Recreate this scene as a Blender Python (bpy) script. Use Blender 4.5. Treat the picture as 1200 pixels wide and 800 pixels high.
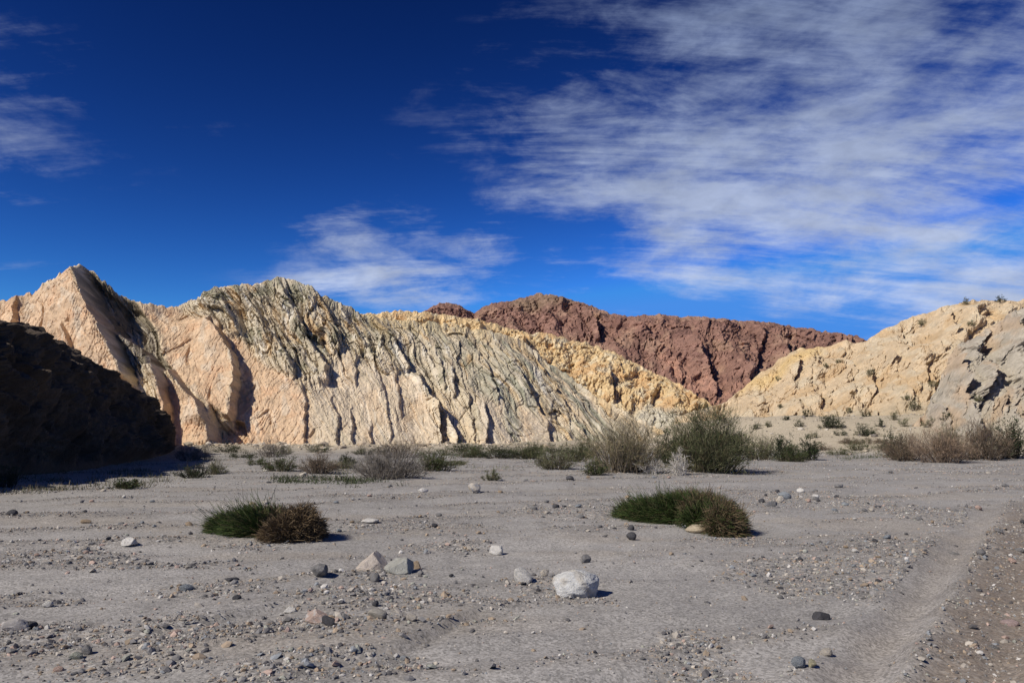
import bpy, math, random
import numpy as np
from mathutils import Vector
R = math.radians
rng = np.random.default_rng(7)
random.seed(7)
scene = bpy.context.scene
for o in list(bpy.data.objects):
    bpy.data.objects.remove(o)
C = scene.collection

# ------------------------------------------------------------------ camera
CAM_Z, FPX, PITCH = 1.65, 934.0, math.atan(105 / 934.0)
cam = bpy.data.cameras.new('camera')
cam.sensor_width = 36.0
cam.lens = FPX / 1200.0 * 36.0
cam.clip_start, cam.clip_end = 0.1, 6000.0
camo = bpy.data.objects.new('camera', cam)
C.objects.link(camo)
camo.location = (0, 0, CAM_Z)
camo.rotation_euler = (R(90) + PITCH, 0, 0)
scene.camera = camo

# ------------------------------------------------------------------ light
SUN_EL = R(40)
SUN_H = np.array([-0.78, -0.626])          # towards the sun, on the ground plane
SUN_ROT = math.atan2(SUN_H[0], SUN_H[1])
SUN_V = Vector((SUN_H[0] * math.cos(SUN_EL), SUN_H[1] * math.cos(SUN_EL), math.sin(SUN_EL)))
sl = bpy.data.lights.new('sun', 'SUN')
sl.energy = 5.0
sl.angle = R(0.5)
sl.color = (1.0, 0.94, 0.84)
slo = bpy.data.objects.new('sun', sl)
C.objects.link(slo)
slo.rotation_euler = SUN_V.to_track_quat('Z', 'Y').to_euler()
slo.location = (-30, -30, 40)

scene.view_settings.view_transform = 'Standard'
scene.view_settings.look = 'None'
scene.view_settings.exposure = 0.0
scene.view_settings.gamma = 1.0

def ray(px, py):
    dx, dy = (px - 600.0) / FPX, (400.0 - py) / FPX
    cp, sp = math.cos(PITCH), math.sin(PITCH)
    return np.array([dx, cp - dy * sp, sp + dy * cp])

def P(px, py, Y):
    d = ray(px, py)
    s = Y / d[1]
    return np.array([d[0] * s, Y, CAM_Z + d[2] * s])

def G(px, py, z=0.0):
    d = ray(px, py)
    s = (z - CAM_Z) / d[2]
    return np.array([d[0] * s, d[1] * s, z])

# ------------------------------------------------------------------ sky
def build_world():
    w = bpy.data.worlds.new('World')
    scene.world = w
    w.use_nodes = True
    nt = w.node_tree
    nt.nodes.clear()
    N = nt.nodes.new
    L = nt.links.new
    out = N('ShaderNodeOutputWorld')
    bg = N('ShaderNodeBackground')
    STR = 0.05
    bg.inputs['Strength'].default_value = STR
    L(bg.outputs[0], out.inputs[0])
    sky = N('ShaderNodeTexSky')
    sky.sky_type = 'NISHITA'
    sky.sun_disc = False
    sky.sun_elevation = SUN_EL
    sky.sun_rotation = SUN_ROT
    sky.altitude = 300
    sky.air_density = 1.0
    sky.dust_density = 0.2
    sky.ozone_density = 3.0
    # dry desert air behind a polariser: deeper, more saturated blue
    gm = N('ShaderNodeGamma')
    sc = N('ShaderNodeVectorMath'); sc.operation = 'SCALE'; sc.inputs['Scale'].default_value = 0.12
    L(sky.outputs[0], sc.inputs[0])
    lim = N('ShaderNodeVectorMath'); lim.operation = 'MINIMUM'; lim.inputs[1].default_value = (0.36, 0.52, 0.74)
    L(sc.outputs[0], lim.inputs[0])
    L(lim.outputs[0], gm.inputs[0])
    gm.inputs[1].default_value = 2.8
    tint = N('ShaderNodeVectorMath'); tint.operation = 'MULTIPLY'
    L(gm.outputs[0], tint.inputs[0])
    tint.inputs[1].default_value = (24.0, 34.0, 37.0)
    tc = N('ShaderNodeTexCoord')
    sep = N('ShaderNodeSeparateXYZ')
    L(tc.outputs['Generated'], sep.inputs[0])
    def math_(op, a, b=None, clamp=False):
        n = N('ShaderNodeMath'); n.operation = op; n.use_clamp = clamp
        for i, v in enumerate((a, b)):
            if v is None: continue
            if isinstance(v, (int, float)): n.inputs[i].default_value = v
            else: L(v, n.inputs[i])
        return n.outputs[0]
    # a flat cloud deck seen in perspective
    zc = math_('ADD', math_('MAXIMUM', sep.outputs['Z'], 0.0), 0.3)
    comb = N('ShaderNodeCombineXYZ')
    L(math_('DIVIDE', sep.outputs['X'], zc), comb.inputs[0])
    L(math_('DIVIDE', sep.outputs['Y'], zc), comb.inputs[1])
    def noise(scale, detail, rough, dist, sx=1, sy=1, rot=0, off=(0, 0, 0)):
        mp = N('ShaderNodeMapping')
        mp.inputs['Scale'].default_value = (sx, sy, 1)
        mp.inputs['Rotation'].default_value = (0, 0, rot)
        mp.inputs['Location'].default_value = off
        L(comb.outputs[0], mp.inputs[0])
        n = N('ShaderNodeTexNoise')
        n.inputs['Scale'].default_value = scale
        n.inputs['Detail'].default_value = detail
        n.inputs['Roughness'].default_value = rough
        n.inputs['Distortion'].default_value = dist
        L(mp.outputs[0], n.inputs['Vector'])
        return n.outputs['Fac']
    def anoise(scale, detail, rough, dist, sx, sz, off, tilt):
        mp = N('ShaderNodeMapping')
        mp.inputs['Rotation'].default_value = (0, tilt, 0)
        mp.inputs['Scale'].default_value = (sx, 1, sz)
        mp.inputs['Location'].default_value = off
        L(tc.outputs['Generated'], mp.inputs[0])
        n = N('ShaderNodeTexNoise')
        n.inputs['Scale'].default_value = scale; n.inputs['Detail'].default_value = detail
        n.inputs['Roughness'].default_value = rough; n.inputs['Distortion'].default_value = dist
        L(mp.outputs[0], n.inputs['Vector'])
        return n.outputs['Fac']
    big = anoise(3.2, 7, 0.58, 0.3, 1.0, 2.0, (3.1, 0.4, 0.7), R(12))
    fine = anoise(9.0, 10, 0.64, 0.25, 1.0, 2.6, (1.7, 5.2, 2.2), R(14))
    wisp = noise(1.8, 10, 0.66, 0.5, 0.6, 3.0, R(32), (7.7, 2.2, 0))
    # where the cloud fields lie (directions), each an ellipsoid of influence
    fields = [(905, 225, 330, 165, 1.0), (980, 100, 420, 170, 0.86), (720, 290, 170, 60, 0.75),
              (1120, 350, 260, 50, 0.75), (690, 170, 70, 90, 0.4), (1350, 200, 260, 220, 0.7),
              (440, 275, 140, 55, 0.54), (490, 332, 190, 40, 0.60), (590, 285, 110, 40, 0.66), (100, 95, 230, 55, 0.36),
              (15, 215, 140, 40, 0.34), (0, 310, 130, 45, 0.38), (-250, 150, 250, 160, 0.45)]
    cov = None
    for (px, py, rx, ry, s) in fields:
        d = ray(px, py); d = d / np.linalg.norm(d)
        sub = N('ShaderNodeVectorMath'); sub.operation = 'SUBTRACT'
        L(tc.outputs['Generated'], sub.inputs[0]); sub.inputs[1].default_value = tuple(d)
        mu = N('ShaderNodeVectorMath'); mu.operation = 'MULTIPLY'
        L(sub.outputs[0], mu.inputs[0])
        mu.inputs[1].default_value = (FPX / rx, FPX / max(rx, ry) * 0.5, FPX / ry)
        ln = N('ShaderNodeVectorMath'); ln.operation = 'LENGTH'
        L(mu.outputs[0], ln.inputs[0])
        mr = N('ShaderNodeMapRange'); mr.interpolation_type = 'SMOOTHSTEP'
        L(ln.outputs['Value'], mr.inputs['Value'])
        mr.inputs['From Min'].default_value = 1.35; mr.inputs['From Max'].default_value = 0.25
        mr.inputs['To Min'].default_value = 0; mr.inputs['To Max'].default_value = s
        cov = mr.outputs[0] if cov is None else math_('MAXIMUM', cov, mr.outputs[0])
    # behind the camera thin broken cirrus goes on, cut back for less shadow fill
    back = N('ShaderNodeMapRange'); L(sep.outputs['Y'], back.inputs['Value'])
    back.inputs['From Min'].default_value = 0.3; back.inputs['From Max'].default_value = -0.2
    back.inputs['To Max'].default_value = 0.3
    cov = math_('MAXIMUM', cov, back.outputs[0])
    tex = math_('ADD', math_('MULTIPLY', big, 0.32), math_('ADD', math_('MULTIPLY', fine, 0.33), math_('MULTIPLY', wisp, 0.45)))
    tex = math_('ADD', math_('MULTIPLY', math_('SUBTRACT', tex, 0.55), 2.7), 0.55)
    dens = math_('ADD', tex, math_('MULTIPLY', cov, 0.56))
    mr = N('ShaderNodeMapRange'); mr.interpolation_type = 'SMOOTHSTEP'
    L(dens, mr.inputs['Value'])
    mr.inputs['From Min'].default_value = 0.72; mr.inputs['From Max'].default_value = 1.26
    mr.inputs['To Max'].default_value = 0.92
    alpha = math_('MULTIPLY', mr.outputs[0], math_('MINIMUM', math_('MULTIPLY', cov, 2.2), 1.0))
    # thicker cloud is whiter near the horizon, greyer overhead
    cr = N('ShaderNodeMapRange'); L(sep.outputs['Z'], cr.inputs['Value'])
    cr.inputs['From Min'].default_value = 0.12; cr.inputs['From Max'].default_value = 0.52
    cmix = N('ShaderNodeMix'); cmix.data_type = 'RGBA'
    L(cr.outputs[0], cmix.inputs['Factor'])
    k = 1.0 / STR
    cmix.inputs['A'].default_value = (0.56 * k, 0.64 * k, 0.83 * k, 1)
    cmix.inputs['B'].default_value = (0.18 * k, 0.24 * k, 0.41 * k, 1)
    rip = anoise(17.0, 6, 0.6, 0.25, 1.0, 2.4, (4.4, 1.2, 6.2), R(16))
    rr = N('ShaderNodeMapRange'); L(rip, rr.inputs['Value'])
    rr.inputs['From Min'].default_value = 0.3; rr.inputs['From Max'].default_value = 0.7
    rr.inputs['To Min'].default_value = 0.82; rr.inputs['To Max'].default_value = 1.14
    crip = N('ShaderNodeVectorMath'); crip.operation = 'SCALE'
    L(cmix.outputs['Result'], crip.inputs[0]); L(rr.outputs[0], crip.inputs['Scale'])
    fm = N('ShaderNodeMix'); fm.data_type = 'RGBA'
    L(alpha, fm.inputs['Factor']); L(tint.outputs[0], fm.inputs['A']); L(crip.outputs[0], fm.inputs['B'])
    L(fm.outputs['Result'], bg.inputs['Color'])
build_world()

# ------------------------------------------------------------------ numpy noise
def _h(ix, iy, iz, seed):
    h = (ix.astype(np.int64) * 374761393 + iy.astype(np.int64) * 668265263 + iz.astype(np.int64) * 2147483647 + seed * 974634777) & 0xFFFFFFFF
    h = ((h ^ (h >> 13)) * 1274126177) & 0xFFFFFFFF
    h = ((h ^ (h >> 16)) * 2246822519) & 0xFFFFFFFF
    return (h ^ (h >> 15)) & 0xFFFFFFFF

def pn2(x, y, seed=0):
    x = np.asarray(x, float); y = np.asarray(y, float)
    ix = np.floor(x); iy = np.floor(y)
    fx = x - ix; fy = y - iy
    u = fx * fx * fx * (fx * (fx * 6 - 15) + 10); v = fy * fy * fy * (fy * (fy * 6 - 15) + 10)
    z = np.zeros_like(ix)
    def g(a, b):
        an = _h(ix + a, iy + b, z, seed) * (2 * math.pi / 4294967296.0)
        return np.cos(an) * (fx - a) + np.sin(an) * (fy - b)
    n0 = g(0, 0) * (1 - u) + g(1, 0) * u
    n1 = g(0, 1) * (1 - u) + g(1, 1) * u
    return (n0 * (1 - v) + n1 * v) * 1.5

def fbm(x, y, o=5, seed=0, gain=0.5, lac=2.03):
    s = 0; a = 1.0
    for i in range(o):
        s = s + a * pn2(x, y, seed + i * 17)
        x = x * lac + 13.7; y = y * lac + 5.1; a *= gain
    return s

def ridged(x, y, o=5, seed=0, gain=0.5, lac=2.03):
    s = 0; a = 1.0
    for i in range(o):
        s = s + a * (1 - 2 * np.abs(pn2(x, y, seed + i * 31)))
        x = x * lac + 3.7; y = y * lac + 9.1; a *= gain
    return s

def worley(x, y, seed=0):
    ix = np.floor(x); iy = np.floor(y)
    f1 = np.full(np.shape(x), 9.0); f2 = f1.copy(); cid = np.zeros(np.shape(x))
    z = np.zeros_like(ix)
    for a in (-1, 0, 1):
        for b in (-1, 0, 1):
            h = _h(ix + a, iy + b, z, seed)
            px = ix + a + (h & 0xFFFF) / 65536.0; py = iy + b + (h >> 16) / 65536.0
            d = np.hypot(px - x, py - y)
            n = d < f1
            f2 = np.where(n, f1, np.minimum(f2, d))
            cid = np.where(n, (h & 0xFFFFF) / 1048576.0, cid)
            f1 = np.where(n, d, f1)
    return f1, f2, cid

def facets(x, y, seed=0, tilt=1.0, jit=0.35):
    """broken rock: every cell a plane of its own height and tilt, so faces meet in sharp breaks"""
    x = x + jit * pn2(x * 1.7, y * 1.7, seed + 3); y = y + jit * pn2(x * 1.7 + 5, y * 1.7, seed + 4)
    ix = np.floor(x); iy = np.floor(y)
    f1 = np.full(np.shape(x), 9.0); out = np.zeros(np.shape(x))
    z = np.zeros_like(ix)
    for a in (-1, 0, 1):
        for b in (-1, 0, 1):
            h = _h(ix + a, iy + b, z, seed); h2 = _h(ix + a, iy + b, z, seed + 77)
            px = ix + a + (h & 0xFFFF) / 65536.0; py = iy + b + (h >> 16) / 65536.0
            dx, dy = x - px, y - py
            d = dx * dx + dy * dy
            v = ((h2 & 0x3FF) / 1023.0 - 0.5) + tilt * (((h2 >> 10) & 0x3FF) / 1023.0 - 0.5) * dx * 2 + tilt * (((h2 >> 20) & 0x3FF) / 1023.0 - 0.5) * dy * 2
            n = d < f1
            out = np.where(n, v, out); f1 = np.where(n, d, f1)
    return out

def sst(a, b, x):
    t = np.clip((x - a) / (b - a), 0, 1)
    return t * t * (3 - 2 * t)

# ------------------------------------------------------------------ meshes & tags
def mesh_np(name, verts, faces, mat, col=None, smooth=False):
    """faces: (n,3) or (n,4) int array"""
    verts = np.asarray(verts, np.float32); faces = np.asarray(faces, np.int32)
    me = bpy.data.meshes.new(name)
    n, k = faces.shape
    me.vertices.add(len(verts)); me.vertices.foreach_set('co', verts.ravel())
    me.loops.add(n * k); me.loops.foreach_set('vertex_index', faces.ravel())
    me.polygons.add(n)
    me.polygons.foreach_set('loop_start', np.arange(0, n * k, k, dtype=np.int32))
    me.polygons.foreach_set('loop_total', np.full(n, k, np.int32))
    me.polygons.foreach_set('use_smooth', np.full(n, smooth, bool))
    me.update(calc_edges=True)
    if col is not None:
        at = me.color_attributes.new('Col', 'FLOAT_COLOR', 'POINT')
        c = np.ones((len(verts), 4), np.float32); c[:, :np.shape(col)[1]] = col
        at.data.foreach_set('color', c.ravel())
    me.materials.append(mat)
    return me

def link(name, data, parent=None, loc=(0, 0, 0)):
    o = bpy.data.objects.new(name, data)
    C.objects.link(o)
    o.location = loc
    if parent: o.parent = parent
    return o

def tag(o, label=None, cat=None, group=None, kind=None):
    if label: o['label'] = label
    if cat: o['category'] = cat
    if group: o['group'] = group
    if kind: o['kind'] = kind
    return o

def grid_faces(nr, nc):
    i = np.arange(nr - 1)[:, None] * nc + np.arange(nc - 1)[None, :]
    i = i.ravel()
    return np.stack([i, i + 1, i + nc + 1, i + nc], 1)

# ------------------------------------------------------------------ materials
def rock_material(name, bump=0.5, s1=1.2, s2=9.0, dist=0.25, var=0.35, speck=0.0):
    m = bpy.data.materials.new(name); m.use_nodes = True
    nt = m.node_tree; N = nt.nodes.new; L = nt.links.new
    b = nt.nodes['Principled BSDF']
    b.inputs['Roughness'].default_value = 0.95
    b.inputs['Specular IOR Level'].default_value = 0.12
    at = N('ShaderNodeAttribute'); at.attribute_name = 'Col'
    tc = N('ShaderNodeTexCoord')
    n1 = N('ShaderNodeTexNoise'); n1.inputs['Scale'].default_value = s1; n1.inputs['Detail'].default_value = 8; n1.inputs['Roughness'].default_value = 0.65
    n2 = N('ShaderNodeTexNoise'); n2.inputs['Scale'].default_value = s2; n2.inputs['Detail'].default_value = 6; n2.inputs['Roughness'].default_value = 0.7
    for n in (n1, n2): L(tc.outputs['Object'], n.inputs['Vector'])
    ad = N('ShaderNodeMath'); ad.operation = 'ADD'; L(n1.outputs['Fac'], ad.inputs[0]); L(n2.outputs['Fac'], ad.inputs[1])
    mr = N('ShaderNodeMapRange'); L(ad.outputs[0], mr.inputs['Value'])
    mr.inputs['From Min'].default_value = 0.65; mr.inputs['From Max'].default_value = 1.35
    mr.inputs['To Min'].default_value = 1 - var; mr.inputs['To Max'].default_value = 1 + var
    mu = N('ShaderNodeVectorMath'); mu.operation = 'SCALE'
    L(at.outputs['Color'], mu.inputs[0]); L(mr.outputs[0], mu.inputs['Scale'])
    col = mu.outputs[0]
    if speck:
        n3 = N('ShaderNodeTexVoronoi'); n3.inputs['Scale'].default_value = speck
        L(tc.outputs['Object'], n3.inputs['Vector'])
        hs = N('ShaderNodeSeparateColor'); L(n3.outputs['Color'], hs.inputs[0])
        r = N('ShaderNodeMapRange'); L(hs.outputs[0], r.inputs['Value'])
        r.inputs['To Min'].default_value = 0.64; r.inputs['To Max'].default_value = 1.38
        m2 = N('ShaderNodeVectorMath'); m2.operation = 'SCALE'
        L(col, m2.inputs[0]); L(r.outputs[0], m2.inputs['Scale']); col = m2.outputs[0]
        # coarser chips where the flood left gravel
        n4 = N('ShaderNodeTexVoronoi'); n4.inputs['Scale'].default_value = speck * 0.42
        L(tc.outputs['Object'], n4.inputs['Vector'])
        h4 = N('ShaderNodeSeparateColor'); L(n4.outputs['Color'], h4.inputs[0])
        rp = N('ShaderNodeValToRGB'); L(h4.outputs[0], rp.inputs[0])
        e = rp.color_ramp.elements
        e[0].position = 0.0; e[0].color = (0.10, 0.095, 0.09, 1); e[1].position = 1.0; e[1].color = (0.52, 0.49, 0.44, 1)
        for p_, c_ in ((0.35, (0.20, 0.185, 0.17, 1)), (0.7, (0.28, 0.255, 0.225, 1)), (0.88, (0.36, 0.31, 0.25, 1))):
            k_ = e.new(p_); k_.color = c_
        gm_ = N('ShaderNodeMath'); gm_.operation = 'MULTIPLY'; L(at.outputs['Alpha'], gm_.inputs[0]); gm_.inputs[1].default_value = 0.75
        th = N('ShaderNodeMath'); th.operation = 'GREATER_THAN'; L(h4.outputs[1], th.inputs[0]); th.inputs[1].default_value = 0.35
        g2 = N('ShaderNodeMath'); g2.operation = 'MULTIPLY'; L(gm_.outputs[0], g2.inputs[0]); L(th.outputs[0], g2.inputs[1])
        mx_ = N('ShaderNodeMix'); mx_.data_type = 'RGBA'; L(g2.outputs[0], mx_.inputs['Factor']); L(col, mx_.inputs['A']); L(rp.outputs[0], mx_.inputs['B'])
        col = mx_.outputs['Result']
        pe = N('ShaderNodeMath'); pe.operation = 'MULTIPLY'; L(n4.outputs['Distance'], pe.inputs[0]); L(g2.outputs[0], pe.inputs[1])
        sb = N('ShaderNodeMath'); sb.operation = 'SUBTRACT'; L(ad.outputs[0], sb.inputs[0]); L(pe.outputs[0], sb.inputs[1])
        ad = sb
    L(col, b.inputs['Base Color'])
    bp = N('ShaderNodeBump'); bp.inputs['Strength'].default_value = bump; bp.inputs['Distance'].default_value = dist
    L(ad.outputs[0], bp.inputs['Height']); L(bp.outputs[0], b.inputs['Normal'])
    return m

def leaf_material(name):
    m = bpy.data.materials.new(name); m.use_nodes = True
    nt = m.node_tree; N = nt.nodes.new; L = nt.links.new
    b = nt.nodes['Principled BSDF']
    b.inputs['Roughness'].default_value = 0.75
    b.inputs['Specular IOR Level'].default_value = 0.2
    at = N('ShaderNodeAttribute'); at.attribute_name = 'Col'
    n = N('ShaderNodeTexNoise'); n.inputs['Scale'].default_value = 5.0; n.inputs['Detail'].default_value = 4
    tc = N('ShaderNodeTexCoord'); L(tc.outputs['Object'], n.inputs['Vector'])
    mr = N('ShaderNodeMapRange'); L(n.outputs['Fac'], mr.inputs['Value'])
    mr.inputs['From Min'].default_value = 0.3; mr.inputs['From Max'].default_value = 0.7
    mr.inputs['To Min'].default_value = 0.75; mr.inputs['To Max'].default_value = 1.25
    mu = N('ShaderNodeVectorMath'); mu.operation = 'SCALE'
    L(at.outputs['Color'], mu.inputs[0]); L(mr.outputs[0], mu.inputs['Scale'])
    L(mu.outputs[0], b.inputs['Base Color'])
    return m

M_CLIFF = rock_material('layered_cliff_rock', 0.7, 0.55, 3.2, 0.35, 0.28)
M_HILL = rock_material('crumbly_hill_rock', 0.7, 0.5, 3.0, 0.4, 0.26)
M_RED = rock_material('red_mountain_rock', 0.8, 0.06, 0.4, 2.5, 0.38)
M_DARK = rock_material('shade_darkened_rock', 0.6, 0.8, 4.0, 0.3, 0.3)
M_GROUND = rock_material('wash_sand', 0.35, 2.2, 70.0, 0.012, 0.22, 55.0)
M_STONE = rock_material('river_stone', 0.8, 3.0, 14.0, 0.03, 0.30)
M_PEB = rock_material('gravel_stone', 0.3, 20.0, 90.0, 0.004, 0.2)
M_LEAF = leaf_material('desert_foliage')
M_TWIG = leaf_material('dry_twigs')

# ------------------------------------------------------------------ ground
FLOW = np.array([0.94, 0.34])              # direction of the stripes the flood left
def track_x(y):                            # centre of the tyre track that bends out of the wash on the right
    pts = [G(985, 810), G(1042, 744), G(1095, 677), G(1128, 637), G(1150, 608), G(1165, 590), G(1230, 570)]
    ys = [p[1] for p in pts]; xs = [p[0] for p in pts]
    return np.interp(y, ys, xs)
SCARPS = [[(330, 797), (380, 779), (478, 758), (562, 716), (640, 700)], [(0, 700), (130, 690), (300, 676), (420, 660)],
          [(60, 610), (250, 590), (420, 585)], [(120, 745), (260, 722), (400, 690)]]
SC_W = [np.array([G(*p)[:2] for p in s]) for s in SCARPS]

def flow_uv(x, y):
    return x * FLOW[0] + y * FLOW[1], -x * FLOW[1] + y * FLOW[0]

def bars(x, y):
    """gravel bars: long stripes along the old flow, 0..1"""
    u, v = flow_uv(x, y)
    wv = v + 0.35 * pn2(u * 0.25, v * 0.5, 5)
    n = 0.75 * pn2(u * 0.16, wv * 0.95, 11) + 0.5 * pn2(u * 0.5, wv * 2.3, 12) + 0.25 * pn2(u * 1.6, wv * 5, 13)
    return n

def bank(x, y):
    """the terrace the hills stand on, right and far side of the wash"""
    r = sst(0, 26, (x * 0.42 + y * 0.9) - 50) * (1.5 + 0.25 * fbm(x * 0.12, y * 0.12, 3, 46)) * sst(10, 26, x)
    r = r + 1.3 * sst(57, 76, y + 0.12 * (x - 20)) * sst(12, 24, x) * (1 - sst(110, 150, y))
    left = 0.35 * sst(0, 6, -x - 0.28 * y - 8.2 + 0.5 * 0) * sst(14, 26, y)
    far = sst(45, 85, y) * 0.25
    return r + left + far

def H(x, y):
    x = np.asarray(x, float); y = np.asarray(y, float)
    u, v = flow_uv(x, y)
    near = 1 - sst(40, 90, np.hypot(x, y))
    b = bars(x, y)
    h = 0.075 * np.clip(b, -0.6, 1.0)
    h = h + 0.035 * fbm(x * 0.35, y * 0.35, 3, 41) + 0.010 * fbm(u * 1.2, v * 3.2, 3, 42)
    h = h + 0.006 * fbm(x * 5, y * 5, 2, 44)
    for k, s in enumerate(SC_W):
        ys = np.interp(x, s[:, 0], s[:, 1]) + 0.10 * pn2(x * 1.3, x * 0 + k, 60 + k)
        inside = sst(s[0, 0] - 0.3, s[0, 0] + 0.5, x) * (1 - sst(s[-1, 0] - 0.8, s[-1, 0] + 0.3, x))
        d = y - ys
        h = h + inside * 0.075 * (sst(-0.10, 0.03, d) - 0.5) * np.exp(-np.abs(d) / 0.8)
    tx = track_x(y)
    d = x - tx + 0.05 * pn2(x * 3.1, y * 3.1, 49) + 0.025 * pn2(x * 9, y * 9, 50)
    inb = (1 - sst(16, 22, y))
    h = h + inb * (-0.085 * np.exp(-(d / 0.20) ** 2) + 0.075 * np.exp(-((d - 0.38) / 0.11) ** 2) + 0.03 * np.exp(-((d + 0.38) / 0.12) ** 2) - 0.05 * np.exp(-((d - 0.95) / 0.16) ** 2) + 0.04 * np.exp(-((d - 1.25) / 0.1) ** 2))
    h = h * near
    h = h + bank(x, y)
    yb = 66 + 0.012 * np.clip(x + 30, 0, 60) ** 1.5
    h = h + 0.5 * sst(yb - 9, yb + 1, y + 1.5 * pn2(x * 0.2, x * 0 + 2.2, 47)) * (1 - sst(8, 16, x)) * (0.7 + 0.5 * pn2(x * 0.25, y * 0.1, 48)) * (1 - sst(100, 140, y))
    # beyond the hills the valley floor climbs gently
    h = h + sst(110, 900, y) * 14
    return h

# patches of thicker gravel
PATCH = [(678, 703, 48, 8), (450, 674, 48, 8), (372, 742, 34, 8), (0, 705, 110, 10), (170, 665, 120, 8), (1000, 665, 100, 20), (420, 775, 110, 14), (150, 780, 130, 16), (480, 615, 110, 8), (700, 600, 140, 10), (960, 680, 120, 30), (815, 772, 70, 40), (645, 690, 60, 18), (430, 700, 110, 26), (230, 738, 190, 24), (60, 655, 110, 16), (1100, 605, 70, 30),
         (60, 745, 120, 26), (520, 640, 60, 10), (300, 640, 60, 8), (930, 585, 60, 14), (1060, 645, 60, 20), (250, 690, 90, 10), (330, 790, 90, 20), (560, 705, 70, 12)]
PW = []
for px, py, rx, ry in PATCH:
    c = G(px, py); a = G(px + rx, py); b1 = G(px, py - ry); b2 = G(px, py + ry)
    PW.append((c[0], (b1[1] + b2[1]) / 2, a[0] - c[0], (b1[1] - b2[1]) / 2))
def gravel_density(x, y):
    d = 0.035 + 0.9 * sst(0.05, 0.7, bars(x, y))
    for cx, cy, rx, ry in PW:
        r = np.hypot((x - cx) / rx, (y - cy) / ry) + 0.35 * pn2(x * 1.5, y * 1.5, 91)
        d = np.maximum(d, 1.0 * (1 - sst(0.5, 1.15, r)))
    tr = np.abs(x - track_x(y)) < 0.34
    d = np.where(tr & (y < 18), d * 0.06, d)
    d = np.where((x - track_x(y) > 0.34) & (y < 18), np.maximum(d, 0.35), d)
    return d

def build_ground():
    def axis(step, rate, lim):
        a = [0.0]
        while a[-1] < lim:
            a.append(a[-1] + max(step, rate * a[-1]))
        return np.array(a)
    ax = axis(0.07, 0.033, 3200)
    xs = np.concatenate([-ax[:0:-1], ax])
    yf = [3.0]
    while yf[-1] < 4500: yf.append(yf[-1] * 1.0195)
    yb = -axis(0.25, 0.12, 400)[::-1] + 2.75
    ys = np.concatenate([yb, np.array(yf)])
    X, Y = np.meshgrid(xs, ys)
    Z = H(X, Y)
    V = np.stack([X, Y, Z], -1).reshape(-1, 3)
    x, y = X.ravel(), Y.ravel()
    b = np.clip(bars(x, y), -1, 1)
    base = np.array([0.300, 0.282, 0.260])
    col = np.tile(base, (len(x), 1))
    m1 = sst(0.0, 0.5, b)[:, None]
    col = col * (1 - m1) + np.array([0.245, 0.226, 0.205]) * m1
    t = (0.5 + 0.5 * fbm(x * 0.3, y * 0.3, 4, 71))[:, None]
    col = col * (0.88 + 0.24 * t)
    warm = sst(0.15, 0.6, fbm(x * 0.22 + 4, y * 0.5, 3, 73))[:, None]
    col = col * (1 - 0.5 * warm) + np.array([0.31, 0.272, 0.225]) * 0.5 * warm
    # brown, coarser soil on the far side of the tyre track, pale beaten sand in the track itself
    d = x - track_x(y)
    br = (sst(0.25, 0.6, d + 0.15 * pn2(x * 2, y * 2, 75)) * (1 - sst(15, 21, y)))[:, None]
    col = col * (1 - 0.8 * br) + np.array([0.20, 0.155, 0.115]) * 0.8 * br
    tr = (np.exp(-(d / 0.28) ** 4) * (1 - sst(15, 21, y)))[:, None]
    col = col * (1 - 0.5 * tr) + np.array([0.32, 0.285, 0.25]) * 0.5 * tr
    # soil on the terrace and valley floor
    ts = sst(0.05, 0.6, bank(x, y) + sst(48, 80, y) * 0.6)[:, None]
    col = col * (1 - ts) + np.array([0.43, 0.365, 0.265]) * ts
    gd = gravel_density(x, y) * (1 - sst(45, 60, np.hypot(x, y)))
    me = mesh_np('ground', V, grid_faces(len(ys), len(xs)), M_GROUND, np.concatenate([col * 0.97, gd[:, None]], 1), True)
    tag(link('ground', me), kind='structure')
build_ground()

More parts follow.
